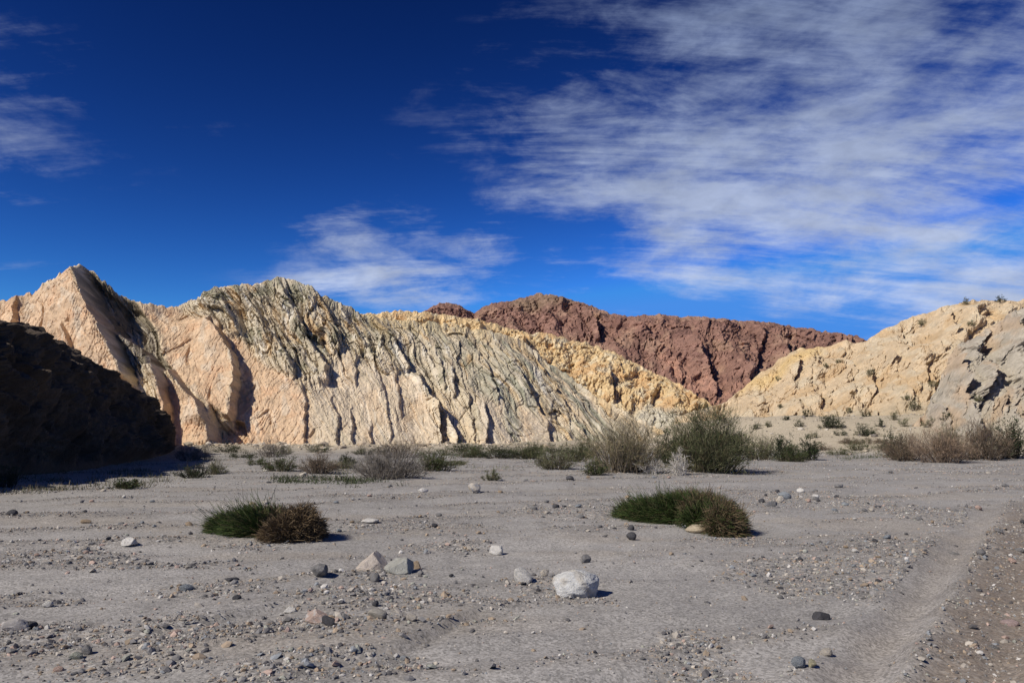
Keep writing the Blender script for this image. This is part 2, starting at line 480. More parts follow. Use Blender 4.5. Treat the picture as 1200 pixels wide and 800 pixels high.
# ------------------------------------------------------------------ hills: lofts between a foot line and a crest line
def loft(base, crest, ncol, nrow, nback, backlen, prof, u_ext=None, backdrop=0.55):
    """base/crest: lists of (px, py, D) anchor points turned into world curves. Returns position grid, chart (px, py) and t."""
    bpx = np.array([b[0] for b in base], float); cpx = np.array([c[0] for c in crest], float)
    bw = np.array([b[3] if len(b) > 3 else (P(b[0], b[1], b[2])) for b in base])
    cw = np.array([P(c[0], c[1], c[2]) for c in crest])
    u = np.linspace(0, 1, ncol)
    px = bpx[0] + (bpx[-1] - bpx[0]) * u
    pxc = cpx[0] + (cpx[-1] - cpx[0]) * u
    B = np.stack([np.interp(px, bpx, bw[:, k]) for k in range(3)], 1)
    Cc = np.stack([np.interp(pxc, cpx, cw[:, k]) for k in range(3)], 1)
    bpy_ = np.interp(px, bpx, [b[1] for b in base]); cpy_ = np.interp(pxc, cpx, [c[1] for c in crest])
    t = np.linspace(0, 1, nrow)
    pz, py_ = prof(t)
    F = np.empty((nrow + nback, ncol, 3))
    F[:nrow, :, 0] = B[None, :, 0] + (Cc - B)[None, :, 0] * py_[:, None]
    F[:nrow, :, 1] = B[None, :, 1] + (Cc - B)[None, :, 1] * py_[:, None]
    F[:nrow, :, 2] = B[None, :, 2] + (Cc - B)[None, :, 2] * pz[:, None]
    tb = np.linspace(0, 1, nback + 1)[1:]
    F[nrow:, :, 0] = Cc[None, :, 0] * (1 + backlen * tb[:, None] / Cc[None, :, 1])
    F[nrow:, :, 1] = Cc[None, :, 1] + backlen * tb[:, None]
    F[nrow:, :, 2] = Cc[None, :, 2] * (1 - backdrop * (tb[:, None] ** 1.5))
    PX = np.empty((nrow + nback, ncol)); PY = PX.copy()
    PX[:nrow] = px[None] + (pxc - px)[None] * py_[:, None]
    PY[:nrow] = bpy_[None] + (cpy_ - bpy_)[None] * pz[:, None]
    PX[nrow:] = pxc[None]; PY[nrow:] = cpy_[None] - 30 * tb[:, None]
    T = np.concatenate([t, 1 + tb])[:, None] * np.ones((1, ncol))
    return F, PX, PY, T

def finish_loft(name, F, col, mat, smooth=False):
    nr, nc = F.shape[:2]
    me = mesh_np(name, F.reshape(-1, 3), grid_faces(nr, nc), mat, col.reshape(-1, 3) * 1.05, smooth)
    return tag(link(name, me), kind='structure')

def edge_disp(PX, PY, line, amp, w, drop=2.2, gully=0.35, wr=9.0, seed=0, fade=10, jag=2.5, powr=1.25):
    line = np.array(line, float)
    xe = np.interp(PY, line[:, 1], line[:, 0]) + jag * pn2(PY * 0.12, PY * 0 + 3.3, 200 + seed) + 0.8 * pn2(PY * 0.5, PX * 0.05, 300 + seed)
    a = sst(line[0, 1] - fade, line[0, 1] + fade * 0.6, PY) * (1 - sst(line[-1, 1] - fade * 0.3, line[-1, 1] + fade, PY))
    d = PX - xe
    l = np.where(d < 0, np.clip(1 + d / w, 0, 1) ** powr, 1 - sst(0, drop, d))
    g = np.where(d > 0, np.exp(-d / wr) * sst(0, drop, d), 0)
    return amp * a * (l - gully * g)

def mix(col, c, m):
    return col * (1 - m[..., None]) + np.array(c) * m[..., None]

def in_poly(PX, PY, poly, soft=6.0):
    """soft inside mask for a convex-ish polygon given as list of points (even-odd + blur by distance)"""
    poly = np.array(poly, float); n = len(poly)
    inside = np.zeros(PX.shape, bool); dist = np.full(PX.shape, 1e9)
    for i in range(n):
        a, b = poly[i], poly[(i + 1) % n]
        c = ((a[1] > PY) != (b[1] > PY)) & (PX < (b[0] - a[0]) * (PY - a[1]) / (b[1] - a[1] + 1e-9) + a[0])
        inside ^= c
        ab = b - a
        tt = np.clip(((PX - a[0]) * ab[0] + (PY - a[1]) * ab[1]) / (ab @ ab), 0, 1)
        dist = np.minimum(dist, np.hypot(PX - a[0] - tt * ab[0], PY - a[1] - tt * ab[1]))
    sd = np.where(inside, dist, -dist)
    return sst(-soft, soft, sd)

def build_cliff():
    base = [(-70, 531, 60), (20, 531, 62), (120, 530, 64), (200, 529, 65), (260, 528, 67), (400, 528, 68), (520, 527, 71), (620, 525, 75), (700, 523, 80), (790, 519, 86)]
    crest = [(-70, 372, 76), (-20, 362, 78), (0, 356, 79), (15, 352, 79), (35, 346, 80), (60, 331, 81), (80, 321, 82), (95, 314, 82), (108, 321, 82), (122, 333, 82), (140, 349, 83), (152, 354, 83), (165, 356, 83),
             (185, 361, 84), (205, 362, 85), (222, 356, 86), (240, 346, 86), (258, 336, 87), (275, 338, 87), (300, 333, 88), (330, 328, 89), (350, 332, 89), (368, 341, 89), (400, 358, 90), (430, 371, 91),
             (455, 377, 92), (520, 381, 95), (580, 392, 97), (612, 402, 98), (650, 430, 97), (700, 466, 95), (745, 492, 93), (790, 515, 90)]
    def prof(t):
        return t, np.clip(t * 0.9 + 0.1 * t * t, 0, 1)
    F, PX, PY, T = loft(base, crest, 800, 270, 20, 26, prof)
    X = F[..., 0]; Z = F[..., 2]
    wx = PX + 7 * fbm(PX / 60, PY / 60, 3, 1) ; wy = PY + 7 * fbm(PX / 60 + 9, PY / 60, 3, 2)
    # smooth slabs of tan stone against broken grey ground
    slab = np.zeros(PX.shape)
    for poly in ([(-80, 365), (30, 346), (92, 318), (104, 360), (135, 412), (150, 460), (195, 530), (-80, 540)],
                 [(160, 355), (205, 364), (245, 388), (276, 440), (272, 505), (240, 480), (200, 440), (182, 405)],
                 [(252, 402), (300, 430), (340, 455), (362, 480), (360, 530), (235, 530), (272, 505), (280, 440)],
                 [(196, 452), (236, 482), (250, 530), (190, 530)]):
        slab = np.maximum(slab, in_poly(wx, wy, poly, 5))
    slab2 = np.zeros(PX.shape)
    for poly in ([(385, 440), (410, 420), (450, 450), (480, 450), (500, 480), (516, 528), (360, 528), (362, 480)],
                 [(560, 470), (590, 480), (600, 528), (560, 528)], [(610, 480), (645, 490), (655, 525), (610, 525)]):
        slab2 = np.maximum(slab2, in_poly(wx, wy, poly, 6))
    rough = np.clip(1 - 0.88 * slab - 0.72 * slab2, 0.1, 1)
    disp = np.zeros(PX.shape)
    E = [  # polyline, amplitude (m), ramp width left (px)
        ([(94, 312), (100, 335), (107, 361), (118, 384), (139, 414), (148, 440), (155, 458)], 4.2, 85),
        ([(142, 405), (165, 420), (190, 445), (197, 465), (198, 495), (197, 520)], 2.6, 45),
        ([(200, 446), (214, 466), (236, 485), (247, 505), (249, 530)], 2.6, 46),
        ([(245, 386), (262, 408), (275, 436), (277, 455), (271, 500)], 2.6, 70),
        ([(258, 348), (268, 372), (277, 398)], 1.5, 18),
        ([(238, 352), (246, 372), (256, 392)], 1.2, 14),
        ([(303, 372), (309, 392), (318, 408)], 1.3, 15),
        ([(319, 398), (330, 422), (343, 446)], 1.9, 22),
        ([(350, 385), (360, 408), (382, 440), (380, 456)], 2.3, 26),
        ([(350, 458), (357, 482), (354, 522)], 0.9, 30),
        ([(386, 478), (396, 496), (395, 526)], 1.0, 22),
        ([(410, 490), (413, 528)], 0.9, 14),
        ([(432, 505), (433, 530)], 0.8, 16),
        ([(455, 394), (466, 415), (477, 438)], 2.2, 26),
        ([(424, 402), (436, 424)], 1.2, 14),
        ([(415, 425), (416, 460)], 0.9, 18),
        ([(462, 450), (468, 490)], 1.0, 16),
        ([(440, 440), (452, 480), (456, 515)], 0.8, 20),
        ([(490, 450), (500, 470), (513, 484), (517, 525)], 2.6, 24),
        ([(514, 482), (524, 494), (534, 512), (535, 528)], 2.4, 12),
        ([(529, 440), (532, 468)], 1.5, 14),
        ([(510, 420), (518, 440), (521, 462)], 1.1, 14),
        ([(566, 484), (570, 500), (567, 525)], 1.7, 18),
        ([(548, 470), (556, 524)], 1.0, 12),
        ([(575, 452), (583, 475)], 1.3, 14),
        ([(610, 448), (628, 478), (642, 500), (646, 522)], 1.4, 22),
        ([(635, 440), (662, 475), (690, 512)], 1.2, 22),
        ([(585, 415), (606, 442), (622, 468)], 1.2, 20),
        ([(545, 395), (562, 420), (574, 446)], 1.2, 20),
        ([(330, 340), (340, 362), (352, 386)], 1.2, 16),
        ([(375, 352), (388, 380), (400, 404)], 1.2, 18),
        ([(290, 342), (297, 360), (303, 376)], 1.1, 16),
        ([(405, 370), (416, 392), (426, 410)], 1.0, 16),
        ([(478, 385), (494, 408), (506, 432)], 1.2, 18),
        ([(76, 398), (82, 412), (84, 424)], 1.4, 10),
        ([(18, 350), (14, 365), (12, 385)], 1.5, 14),
    ]
    for i, (ln, a, w) in enumerate(E):
        if i > 3: a, w = a * (0.78 if a > 1.8 else 0.62), w * 1.3
        disp += edge_disp(PX, PY, ln, a, w, seed=i, drop=6.0 if i == 0 else 3.5 if i < 3 else 2.2, gully=0.08 if i < 3 else 0.15, wr=7, fade=5 if i in (1, 2) else 10)
    # deep clefts behind the first spurs
    disp -= 1.5 * in_poly(wx * 0.35 + PX * 0.65, wy * 0.35 + PY * 0.65, [(99, 316), (118, 331), (138, 350), (156, 352), (172, 382), (184, 425), (200, 446), (184, 442), (160, 418), (138, 402), (112, 360)], 5.0)
    disp -= 1.6 * in_poly(wx, wy, [(246, 486), (262, 496), (282, 502), (284, 532), (250, 532)], 3.0)
    # the rest of the dipping beds: saw-tooth ribs that lean down to the right
    lean = np.where(PX < 560, 0.42, 0.42 + 0.40 * sst(560, 680, PX))
    ac = wx - lean * (wy - 430)
    for k, (sp, am, sd) in enumerate(((47, 0.55, 3), (19, 0.30, 5), (6.5, 0.13, 8))):
        q = ac / sp + 0.75 * fbm(PX / 60, PY / 80, 3, 20 + sd)
        fr = q - np.floor(q)
        cell = _h(np.floor(q), np.floor(PY / (sp * 4.5) + 0.7 * pn2(PX / 40, PY / 40, 23)), np.zeros_like(q), sd) / 4294967296.0
        cut = 0.80 + 0.1 * pn2(PX / 33, PY / 33, 29)
        tooth = np.where(fr < cut, (fr / cut) ** 1.3, 1 - sst(cut, 1.0, fr))
        am2 = am * (0.06 + 1.5 * np.clip(cell - 0.35, 0, 1)) * (0.25 + 0.75 * sst(-0.25, 0.45, pn2(PX / 60, PY / 60, 26 + sd)))
        disp += tooth * am2 * rough
    # cracks and broken blocks, long down the dip
    crag = np.clip(0.45 + 0.55 * in_poly(wx, wy, [(205, 340), (330, 318), (400, 352), (440, 380), (470, 410), (460, 440), (390, 455), (350, 452), (300, 425), (250, 390)], 16), 0, 1)
    disp += rough * crag * (0.95 * facets(ac / 21, wy / 58, 4, 0.9) + 0.50 * facets(ac / 8, wy / 22, 9, 1.0))
    disp += (0.05 + 0.8 * rough * crag) * 0.27 * facets(ac / 3.6, wy / 9, 14, 1.0)
    f1, f2, cid = worley(ac / 9, wy / 30, 6)
    disp -= (0.04 + 0.42 * rough) * np.exp(-(f2 - f1) / 0.035)
    disp += 1.1 * pn2(ac / 75 + 2, wy / 95, 58) * sst(180, 280, PX) + (0.3 + 0.7 * rough) * 0.6 * fbm(ac / 40, wy / 80, 3, 50) + (0.04 + 0.10 * rough) * fbm(ac / 6, wy / 14, 4, 51, 0.6) + 0.06 * fbm(PX / 4.5, PY / 4.5, 4, 54, 0.65)
    # long fine scores on the slabs, running up to the right
    pa = 0.77 * wx + 0.64 * wy; pl = 0.64 * wx - 0.77 * wy
    disp -= slab * 0.10 * sst(0.62, 0.9, ridged(pa / 7, pl / 46, 2, 52) * 0.72)
    disp -= slab * 0.35 * sst(0.88, 0.97, 1 - 2 * np.abs(pn2(pa / 40 + 3, pl / 90, 56))) * sst(0, 0.3, pn2(PX / 40, PY / 40, 57))
    fadeb = sst(0.0, 0.05, T)
    crestf = np.where(T <= 1, 1 - 0.75 * sst(0.93, 1.0, T), 0.25 * np.clip(2 - T, 0, 1))
    disp = (disp - 0.8) * (0.4 + 0.6 * fadeb) * crestf
    F[..., 1] -= disp * 0.95
    F[..., 2] += disp * 0.14 * fadeb + np.where(T >= 0.97, 0.30 * ridged(PX / 16, PY / 50, 4, 53) * sst(0.95, 1.0, T), 0)
    F[..., 0] += disp * 0.12
    F[0, :, 2] = -0.5
    # ---- colours of the rock; the cleft colour also holds shade
    n1 = fbm(PX / 30, PY / 30, 5, 60); n2 = fbm(PX / 7, PY / 9, 4, 61); n3 = fbm(wx / 4.0 - 0.45 * wy / 4.0, wy / 30, 3, 62)
    col = np.tile(np.array([0.60, 0.49, 0.335]), PX.shape + (1,))
    grey = in_poly(wx, wy, [(200, 340), (330, 320), (420, 362), (470, 385), (560, 395), (620, 420), (660, 470), (640, 500), (560, 470), (500, 470), (470, 430), (400, 420), (385, 450), (350, 450), (300, 425), (250, 390), (225, 366)], 14)
    col = mix(col, (0.43, 0.385, 0.285), grey * (0.55 + 0.35 * np.clip(n1, -1, 1)))
    olive = grey * sst(0.15, 0.55, n1 + 0.5 * n2)
    col = mix(col, (0.235, 0.215, 0.14), olive * 0.85)
    white = np.clip(grey + 0.5 * (PX > 420), 0, 1) * sst(0.35, 0.75, fbm((wx - 0.42 * wy) / 14, wy / 44, 4, 63) + 0.25 * n2)
    col = mix(col, (0.68, 0.63, 0.53), white * 0.9)
    # green and ochre dipping bands on the right
    right = sst(520, 600, PX)
    q = (wx - 0.95 * (wy - 430))
    band = fbm(q / 20, wy / 150, 4, 64)
    col = mix(col, (0.31, 0.305, 0.225), right * sst(0.0, 0.4, band) * 0.85)
    col = mix(col, (0.52, 0.37, 0.19), right * sst(0.05, 0.45, -band) * 0.7)
    col = mix(col, (0.60, 0.52, 0.38), right * sst(0.35, 0.6, fbm(q / 11, wy / 90, 3, 65)) * 0.7)
    och = sst(0.25, 0.6, fbm((wx - 0.42 * wy) / 22 + 5, wy / 60, 4, 68))
    col = mix(col, (0.50, 0.34, 0.17), grey * och * 0.75)
    yel = (1 - sst(0, 26, PY - (372 + 0.05 * (PX - 430)))) * sst(410, 450, PX)
    col = mix(col, (0.58, 0.44, 0.22), yel * 0.75)
    col = mix(col, (0.585, 0.415, 0.265), slab * 0.92)
    col = mix(col, (0.56, 0.36, 0.215), slab * sst(0.1, 0.6, fbm(PX / 26, PY / 20, 4, 66)) * 0.7)
    col = mix(col, (0.60, 0.49, 0.36), slab * sst(0.2, 0.6, fbm(PX / 18 + 7, PY / 22, 4, 67)) * 0.7)
    col = mix(col, (0.62, 0.50, 0.355), slab2 * 0.75)
    col = mix(col, (0.52, 0.38, 0.24), slab2 * sst(0.1, 0.5, n1) * 0.6)
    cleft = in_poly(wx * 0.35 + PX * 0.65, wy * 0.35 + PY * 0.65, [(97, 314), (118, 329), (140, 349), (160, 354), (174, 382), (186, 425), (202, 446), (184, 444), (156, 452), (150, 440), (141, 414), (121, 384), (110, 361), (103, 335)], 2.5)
    col = mix(col, (0.15, 0.125, 0.085), cleft * 0.9)  # olive-brown rock, painted darker to deepen the shade in the cleft
    bed = fbm(ac / 5.5, wy / 120, 4, 69)
    col = mix(col, (0.66, 0.58, 0.45), (1 - slab) * sst(0.2, 0.55, bed) * 0.55)
    col = mix(col, (0.30, 0.27, 0.19), (1 - slab) * sst(0.25, 0.6, -bed) * 0.35)
    gband = fbm((wx - 0.55 * (wy - 430)) / 48 + 4, wy / 200, 3, 59) * sst(330, 420, PX)
    col = mix(col, (0.315, 0.305, 0.22), (1 - 0.6 * slab2) * sst(0.12, 0.5, gband) * 0.45)
    # desert varnish streaks
    col = mix(col, (0.24, 0.17, 0.115), (0.22 + 0.3 * rough) * sst(0.45, 0.8, n3))
    col = np.clip(col * (1 + 0.12 * n2 + 0.08 * n1)[..., None], 0.02, 0.8)
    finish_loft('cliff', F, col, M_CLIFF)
build_cliff()

def build_yellow_hill():
    base = [(330, 500, 104), (560, 500, 104), (680, 502, 104), (760, 504, 106), (810, 503, 108), (850, 500, 112)]
    crest = [(330, 395, 128), (430, 369, 130), (470, 367, 132), (520, 371, 134), (560, 377, 136), (600, 388, 138), (650, 395, 140), (690, 404, 142), (730, 420, 140), (760, 437, 138), (795, 452, 135), (825, 470, 130), (850, 492, 124)]
    F, PX, PY, T = loft(base, crest, 500, 165, 16, 40, lambda t: (t, t ** 0.92))
    wx = PX + 8 * fbm(PX / 50, PY / 50, 3, 101); wy = PY + 8 * fbm(PX / 50 + 4, PY / 50, 3, 102)
    disp = 1.8 * fbm(PX / 46, PY / 40, 5, 103)
    disp += 0.6 * ridged((wx + 0.2 * wy) / 30, (wy - 0.5 * wx) / 60, 4, 104)
    disp += 0.55 * facets(wx / 18, wy / 14, 105, 0.9) + 0.35 * facets(wx / 6, wy / 6, 108, 1.0) + 0.25 * facets(wx / 2.8, wy / 2.8, 109, 1.0)
    disp += 0.2 * fbm(PX / 9, PY / 9, 5, 106, 0.65)
    disp += edge_disp(PX, PY, [(605, 385), (612, 400), (616, 425)], 2.0, 20) + edge_disp(PX, PY, [(700, 425), (712, 445), (718, 470)], 1.8, 26) + edge_disp(PX, PY, [(560, 378), (572, 395), (580, 415)], 1.6, 20)
    crestf = np.where(T <= 1, 1 - 0.8 * sst(0.92, 1.0, T), 0.2)
    disp *= crestf
    F[..., 1] -= disp; F[..., 2] += 0.25 * disp * sst(0, 0.1, T) + 0.35 * ridged(PX / 14, PY / 60, 4, 107) * sst(0.95, 1, T)
    F[0, :, 2] = -0.5
    n1 = fbm(PX / 24, PY / 24, 5, 110); n2 = fbm(PX / 5, PY / 6, 4, 111)
    col = np.tile(np.array([0.60, 0.44, 0.235]), PX.shape + (1,))
    col = mix(col, (0.56, 0.35, 0.165), sst(0.05, 0.5, n1) * 0.7)
    col = mix(col, (0.64, 0.54, 0.36), sst(0.1, 0.5, fbm(PX / 15, PY / 11, 4, 112)) * 0.75)
    col = mix(col, (0.36, 0.24, 0.13), sst(0.4, 0.8, n2 + 0.4 * n1) * 0.5)
    pale = in_poly(wx, wy, [(730, 490), (770, 478), (800, 492), (812, 520), (720, 520)], 8)
    col = mix(col, (0.50, 0.47, 0.38), pale * 0.8)
    col = np.clip(col * (1 + 0.12 * n2)[..., None], 0.02, 0.8)
    finish_loft('yellow_hill', F, col, M_HILL)
build_yellow_hill()

def build_red_mountain():
    base = [(380, 500, 300), (600, 500, 300), (800, 492, 290), (840, 490, 285), (900, 492, 295), (1120, 500, 320)]
    crest = [(380, 415, 440), (440, 398, 440), (480, 380, 440), (500, 366, 440), (515, 358, 440), (530, 358, 440), (545, 363, 442), (556, 369, 445), (566, 362, 450), (580, 357, 455), (600, 355, 460), (618, 349, 462), (632, 345, 465),
             (650, 348, 462), (665, 352, 460), (690, 359, 455), (715, 369, 450), (735, 374, 448), (755, 371, 448), (775, 370, 450), (800, 373, 450), (830, 374, 450), (850, 376, 450), (880, 378, 450), (910, 381, 450), (950, 388, 448), (980, 392, 446), (1005, 396, 440), (1020, 408, 430), (1060, 425, 425), (1120, 450, 420)]
    F, PX, PY, T = loft(base, crest, 560, 190, 12, 120, lambda t: (t, t ** 0.85))
    wx = PX + 14 * fbm(PX / 60, PY / 60, 4, 121); wy = PY + 10 * fbm(PX / 60 + 4, PY / 60, 3, 122)
    disp = 5.5 * ridged((wx - 0.25 * wy) / 62, (wy + 0.2 * wx) / 150, 5, 123, 0.55)
    disp += 1.2 * ridged((wx + 0.5 * wy) / 26, wy / 40, 4, 124, 0.55)
    disp += 1.6 * facets((wx - 0.3 * wy) / 26, wy / 22, 125, 0.9) + 1.2 * facets(wx / 7, wy / 7, 128, 1.0) + 1.0 * facets(wx / 3, wy / 3, 129, 1.0)
    disp += 0.6 * fbm(PX / 6, PY / 6, 4, 126, 0.62)
    for i, (ln, a, w) in enumerate((([(545, 362), (552, 380), (565, 400)], 6, 30), ([(668, 352), (690, 380), (700, 410)], 10, 40), ([(740, 374), (755, 400), (780, 430)], 6, 40), ([(880, 380), (890, 410), (880, 450)], 4, 40), ([(800, 400), (812, 430), (836, 468)], 7, 30))):
        disp += edge_disp(PX, PY, ln, a, w, seed=40 + i, drop=4)
    crestf = np.where(T <= 1, 1 - 0.85 * sst(0.9, 1.0, T), 0.15)
    disp *= crestf
    F[..., 1] -= disp; F[..., 2] += 0.2 * disp * sst(0, 0.1, T) + 0.7 * ridged(PX / 12, PY / 60, 5, 127, 0.6) * sst(0.94, 1, T)
    F[0, :, 2] = -1
    n1 = fbm(PX / 30, PY / 24, 5, 130); n2 = fbm(PX / 5, PY / 5, 4, 131)
    col = np.tile(np.array([0.275, 0.155, 0.115]), PX.shape + (1,))
    col = mix(col, (0.36, 0.225, 0.155), sst(0.0, 0.5, n1) * 0.8)
    col = mix(col, (0.19, 0.102, 0.08), sst(0.1, 0.5, fbm(PX / 18 + 3, PY / 18, 4, 132)) * 0.8)
    tops = in_poly(wx, wy, [(600, 352), (640, 342), (680, 356), (640, 372), (600, 366)], 10)
    col = mix(col, (0.26, 0.19, 0.12), tops * 0.6)
    pink = in_poly(wx, wy, [(768, 422), (800, 438), (835, 462), (880, 462), (900, 480), (840, 490), (800, 470), (770, 440)], 8)
    col = mix(col, (0.40, 0.22, 0.15), pink * (0.5 + 0.5 * sst(0, 0.4, n2 + n1)))
    col = np.clip(col * (1 + 0.22 * n2)[..., None], 0.015, 0.7)
    finish_loft('red_mountain', F, col, M_RED)
build_red_mountain()

def build_right_hill():
    def b(px, py, D, z): return (px, py, D, np.array([(px - 600) / FPX * D / 0.995, D, z]))
    base = [b(790, 505, 92, 0.2), b(840, 502, 86, 0.5), b(900, 503, 77, 1.0), b(1000, 505, 72, 1.2), b(1100, 506, 68, 1.2), b(1200, 506, 66, 1.2), b(1330, 506, 58, 0.8), b(1600, 506, 50, 0.8)]
    crest = [(790, 492, 108), (842, 476, 112), (856, 468, 114), (872, 454, 116), (900, 433, 118), (925, 414, 118), (938, 410, 118), (965, 408, 117), (990, 402, 116), (1015, 402, 114), (1035, 388, 113), (1060, 377, 112), (1085, 369, 111), (1110, 361, 110), (1140, 355, 110), (1165, 353, 110), (1200, 354, 110), (1330, 346, 110), (1600, 330, 105)]
    def prof(t):
        z = 0.10 * sst(0, 0.3, t) + 0.90 * np.clip((t - 0.18) / 0.82, 0, 1) ** 1.05
        y = np.where(t < 0.3, t * 1.35, 0.405 + (t - 0.3) * 0.85)
        return z, y
    F, PX, PY, T = loft(base, crest, 660, 190, 16, 40, prof)
    wx = PX + 10 * fbm(PX / 60, PY / 50, 3, 141); wy = PY + 10 * fbm(PX / 60 + 4, PY / 50, 3, 142)
    up = sst(0.16, 0.36, T)
    disp = 2.2 * fbm(PX / 55, PY / 40, 4, 143) * (0.3 + 0.7 * up)
    # rounded knobs and hollows
    f1, f2, cid = worley(wx / 38, wy / 26, 144)
    disp += up * (1.5 * (0.6 - f1) + 0.5 * (cid - 0.5) - 0.4 * np.exp(-(f2 - f1) / 0.05))
    f1, f2, cid = worley(wx / 11, wy / 8, 145)
    disp += up * (0.34 * facets(wx / 24, wy / 15, 153, 0.9) + 0.22 * facets(wx / 6, wy / 5, 154, 1.0) + 0.12 * facets(wx / 2.8, wy / 2.6, 155, 1.0))
    disp += up * (0.15 * (0.5 - f1) - 0.28 * np.exp(-(f2 - f1) / 0.08) * (pn2(PX / 30, PY / 30, 146) > 0.05))
    disp += (0.25 + 0.75 * up) * 0.22 * fbm(PX / 9, PY / 9, 5, 147, 0.66)
    for i, (ln, a, w) in enumerate((([(1102, 368), (1106, 382), (1113, 396)], 1.8, 26), ([(1030, 410), (1034, 422), (1038, 430)], 1.4, 22), ([(1078, 388), (1088, 400)], 1.0, 16), ([(996, 430), (1000, 442)], 1.2, 20), ([(1012, 440), (1022, 462)], 1.2, 22), ([(930, 405), (934, 425), (930, 445)], 1.3, 24))):
        disp += edge_disp(PX, PY, ln, a, w, seed=60 + i)
    # small hollows weathered into the foot of the wall
    for hx, hy, rx, ry in ((931, 487, 4, 2.6), (943, 489, 3, 2), (1034, 485, 5, 3), (897, 492, 9, 2.2), (965, 470, 7, 2.2), (994, 470, 6, 2), (880, 494, 5, 2), (936, 474, 2.5, 2.2), (1096, 452, 4, 2), (1016, 493, 6, 1.8)):
        r = np.hypot((PX - hx) / rx, (PY - hy) / ry)
        disp -= 1.3 * (1 - sst(0.6, 1.15, r))
    crestf = np.where(T <= 1, 1 - 0.75 * sst(0.92, 1.0, T), 0.25)
    disp = disp * crestf * sst(0, 0.06, T)
    F[..., 1] -= disp; F[..., 2] += 0.3 * disp * sst(0, 0.1, T) + 0.25 * ridged(PX / 24, PY / 60, 4, 148) * sst(0.95, 1, T)
    F[0, :, 2] = -0.8
    n1 = fbm(PX / 34, PY / 26, 5, 150); n2 = fbm(PX / 6, PY / 5, 4, 151)
    col = np.tile(np.array([0.54, 0.415, 0.265]), PX.shape + (1,))
    col = mix(col, (0.50, 0.345, 0.185), sst(0.05, 0.5, n1) * 0.65)
    col = mix(col, (0.56, 0.47, 0.33), sst(0.05, 0.5, fbm(PX / 22, PY / 12, 4, 152)) * 0.65)
    tip = in_poly(wx, wy, [(905, 430), (938, 408), (970, 408), (930, 432), (880, 462), (862, 462)], 7)
    col = mix(col, (0.60, 0.42, 0.18), tip * 0.75)
    col = mix(col, (0.34, 0.25, 0.16), sst(0.45, 0.85, n2 + 0.3 * n1) * 0.4)
    tal = 1 - sst(0.14, 0.34, T + 0.06 * n1)
    col = mix(col, (0.40, 0.335, 0.23), tal * 0.85)
    col = np.clip(col * (1 + 0.10 * n2)[..., None], 0.02, 0.8)
    finish_loft('sandstone_hill', F, col, M_HILL)
build_right_hill()

def build_outcrop():
    def b(px, D, z): return (px, 508, D, np.array([(px - 600) / FPX * D / 0.995, D, z]))
    base = [b(1040, 60, -.3), b(1090, 58, -.3), b(1120, 56, -.3), b(1160, 55, -.3), b(1200, 54, -.3), b(1300, 52, -.3), b(1420, 50, -.3)]
    crest = [(1040, 512, 64), (1066, 503, 64), (1084, 488, 65), (1096, 462, 67), (1104, 440, 69), (1112, 420, 71), (1122, 407, 72), (1140, 396, 73), (1156, 388, 74), (1172, 380, 75), (1182, 371, 75), (1196, 364, 76), (1215, 360, 76), (1300, 352, 78), (1420, 346, 80)]
    F, PX, PY, T = loft(base, crest, 300, 190, 14, 22, lambda t: (t ** 0.95, t))
    wx = PX + 8 * fbm(PX / 40, PY / 40, 3, 161); wy = PY + 8 * fbm(PX / 40 + 4, PY / 40, 3, 162)
    disp = 1.5 * fbm(PX / 45, PY / 45, 3, 163)
    for i, (ln, a, w) in enumerate((([(1110, 418), (1116, 440), (1119, 470), (1121, 494)], 2.4, 30), ([(1160, 385), (1154, 410), (1146, 440), (1148, 470)], 0.9, 26), ([(1178, 372), (1183, 392), (1192, 402)], 1.5, 26), ([(1142, 388), (1146, 404)], 1.2, 14), ([(1158, 425), (1159, 436)], 0.8, 10), ([(1090, 462), (1096, 490), (1098, 504)], 1.0, 18))):
        disp += edge_disp(PX, PY, ln, a, w, seed=80 + i, wr=9, gully=0.9)
    f1, f2, cid = worley(wx / 30, wy / 34, 164)
    disp += 0.9 * (cid - 0.5) - 0.5 * np.exp(-(f2 - f1) / 0.05)
    f1, f2, cid = worley(wx / 8, wy / 9, 165)
    disp += 0.12 * (cid - 0.5) - 0.12 * np.exp(-(f2 - f1) / 0.08)
    disp += 0.2 * fbm(PX / 10, PY / 10, 5, 166, 0.66) + 0.5 * facets(wx / 14, wy / 16, 173, 0.9) + 0.2 * facets(wx / 5, wy / 5, 174, 1.0)
    for hx, hy, rx, ry in ((1186, 446, 9, 3), (1196, 412, 5, 3)):
        disp -= 1.2 * (1 - sst(0.5, 1.2, np.hypot((PX - hx) / rx, (PY - hy) / ry)))
    crestf = np.where(T <= 1, 1 - 0.7 * sst(0.92, 1.0, T), 0.3)
    disp = disp * crestf * sst(0.0, 0.1, T)
    F[..., 1] -= disp; F[..., 2] += 0.25 * disp * sst(0, 0.1, T) + 0.2 * ridged(PX / 20, PY / 60, 4, 168) * sst(0.95, 1, T)
    F[0, :, 2] = -0.8
    n1 = fbm(PX / 34, PY / 34, 5, 170); n2 = fbm(PX / 6, PY / 6, 4, 171)
    col = np.tile(np.array([0.42, 0.37, 0.29]), PX.shape + (1,))
    col = mix(col, (0.46, 0.335, 0.215), sst(0.0, 0.5, n1) * 0.75)
    col = mix(col, (0.34, 0.28, 0.22), sst(0.2, 0.6, fbm(PX / 12, PY / 40, 4, 172)) * 0.5)
    col = np.clip(col * (1 + 0.12 * n2)[..., None], 0.02, 0.8)
    finish_loft('grey_outcrop', F, col, M_HILL)
build_outcrop()

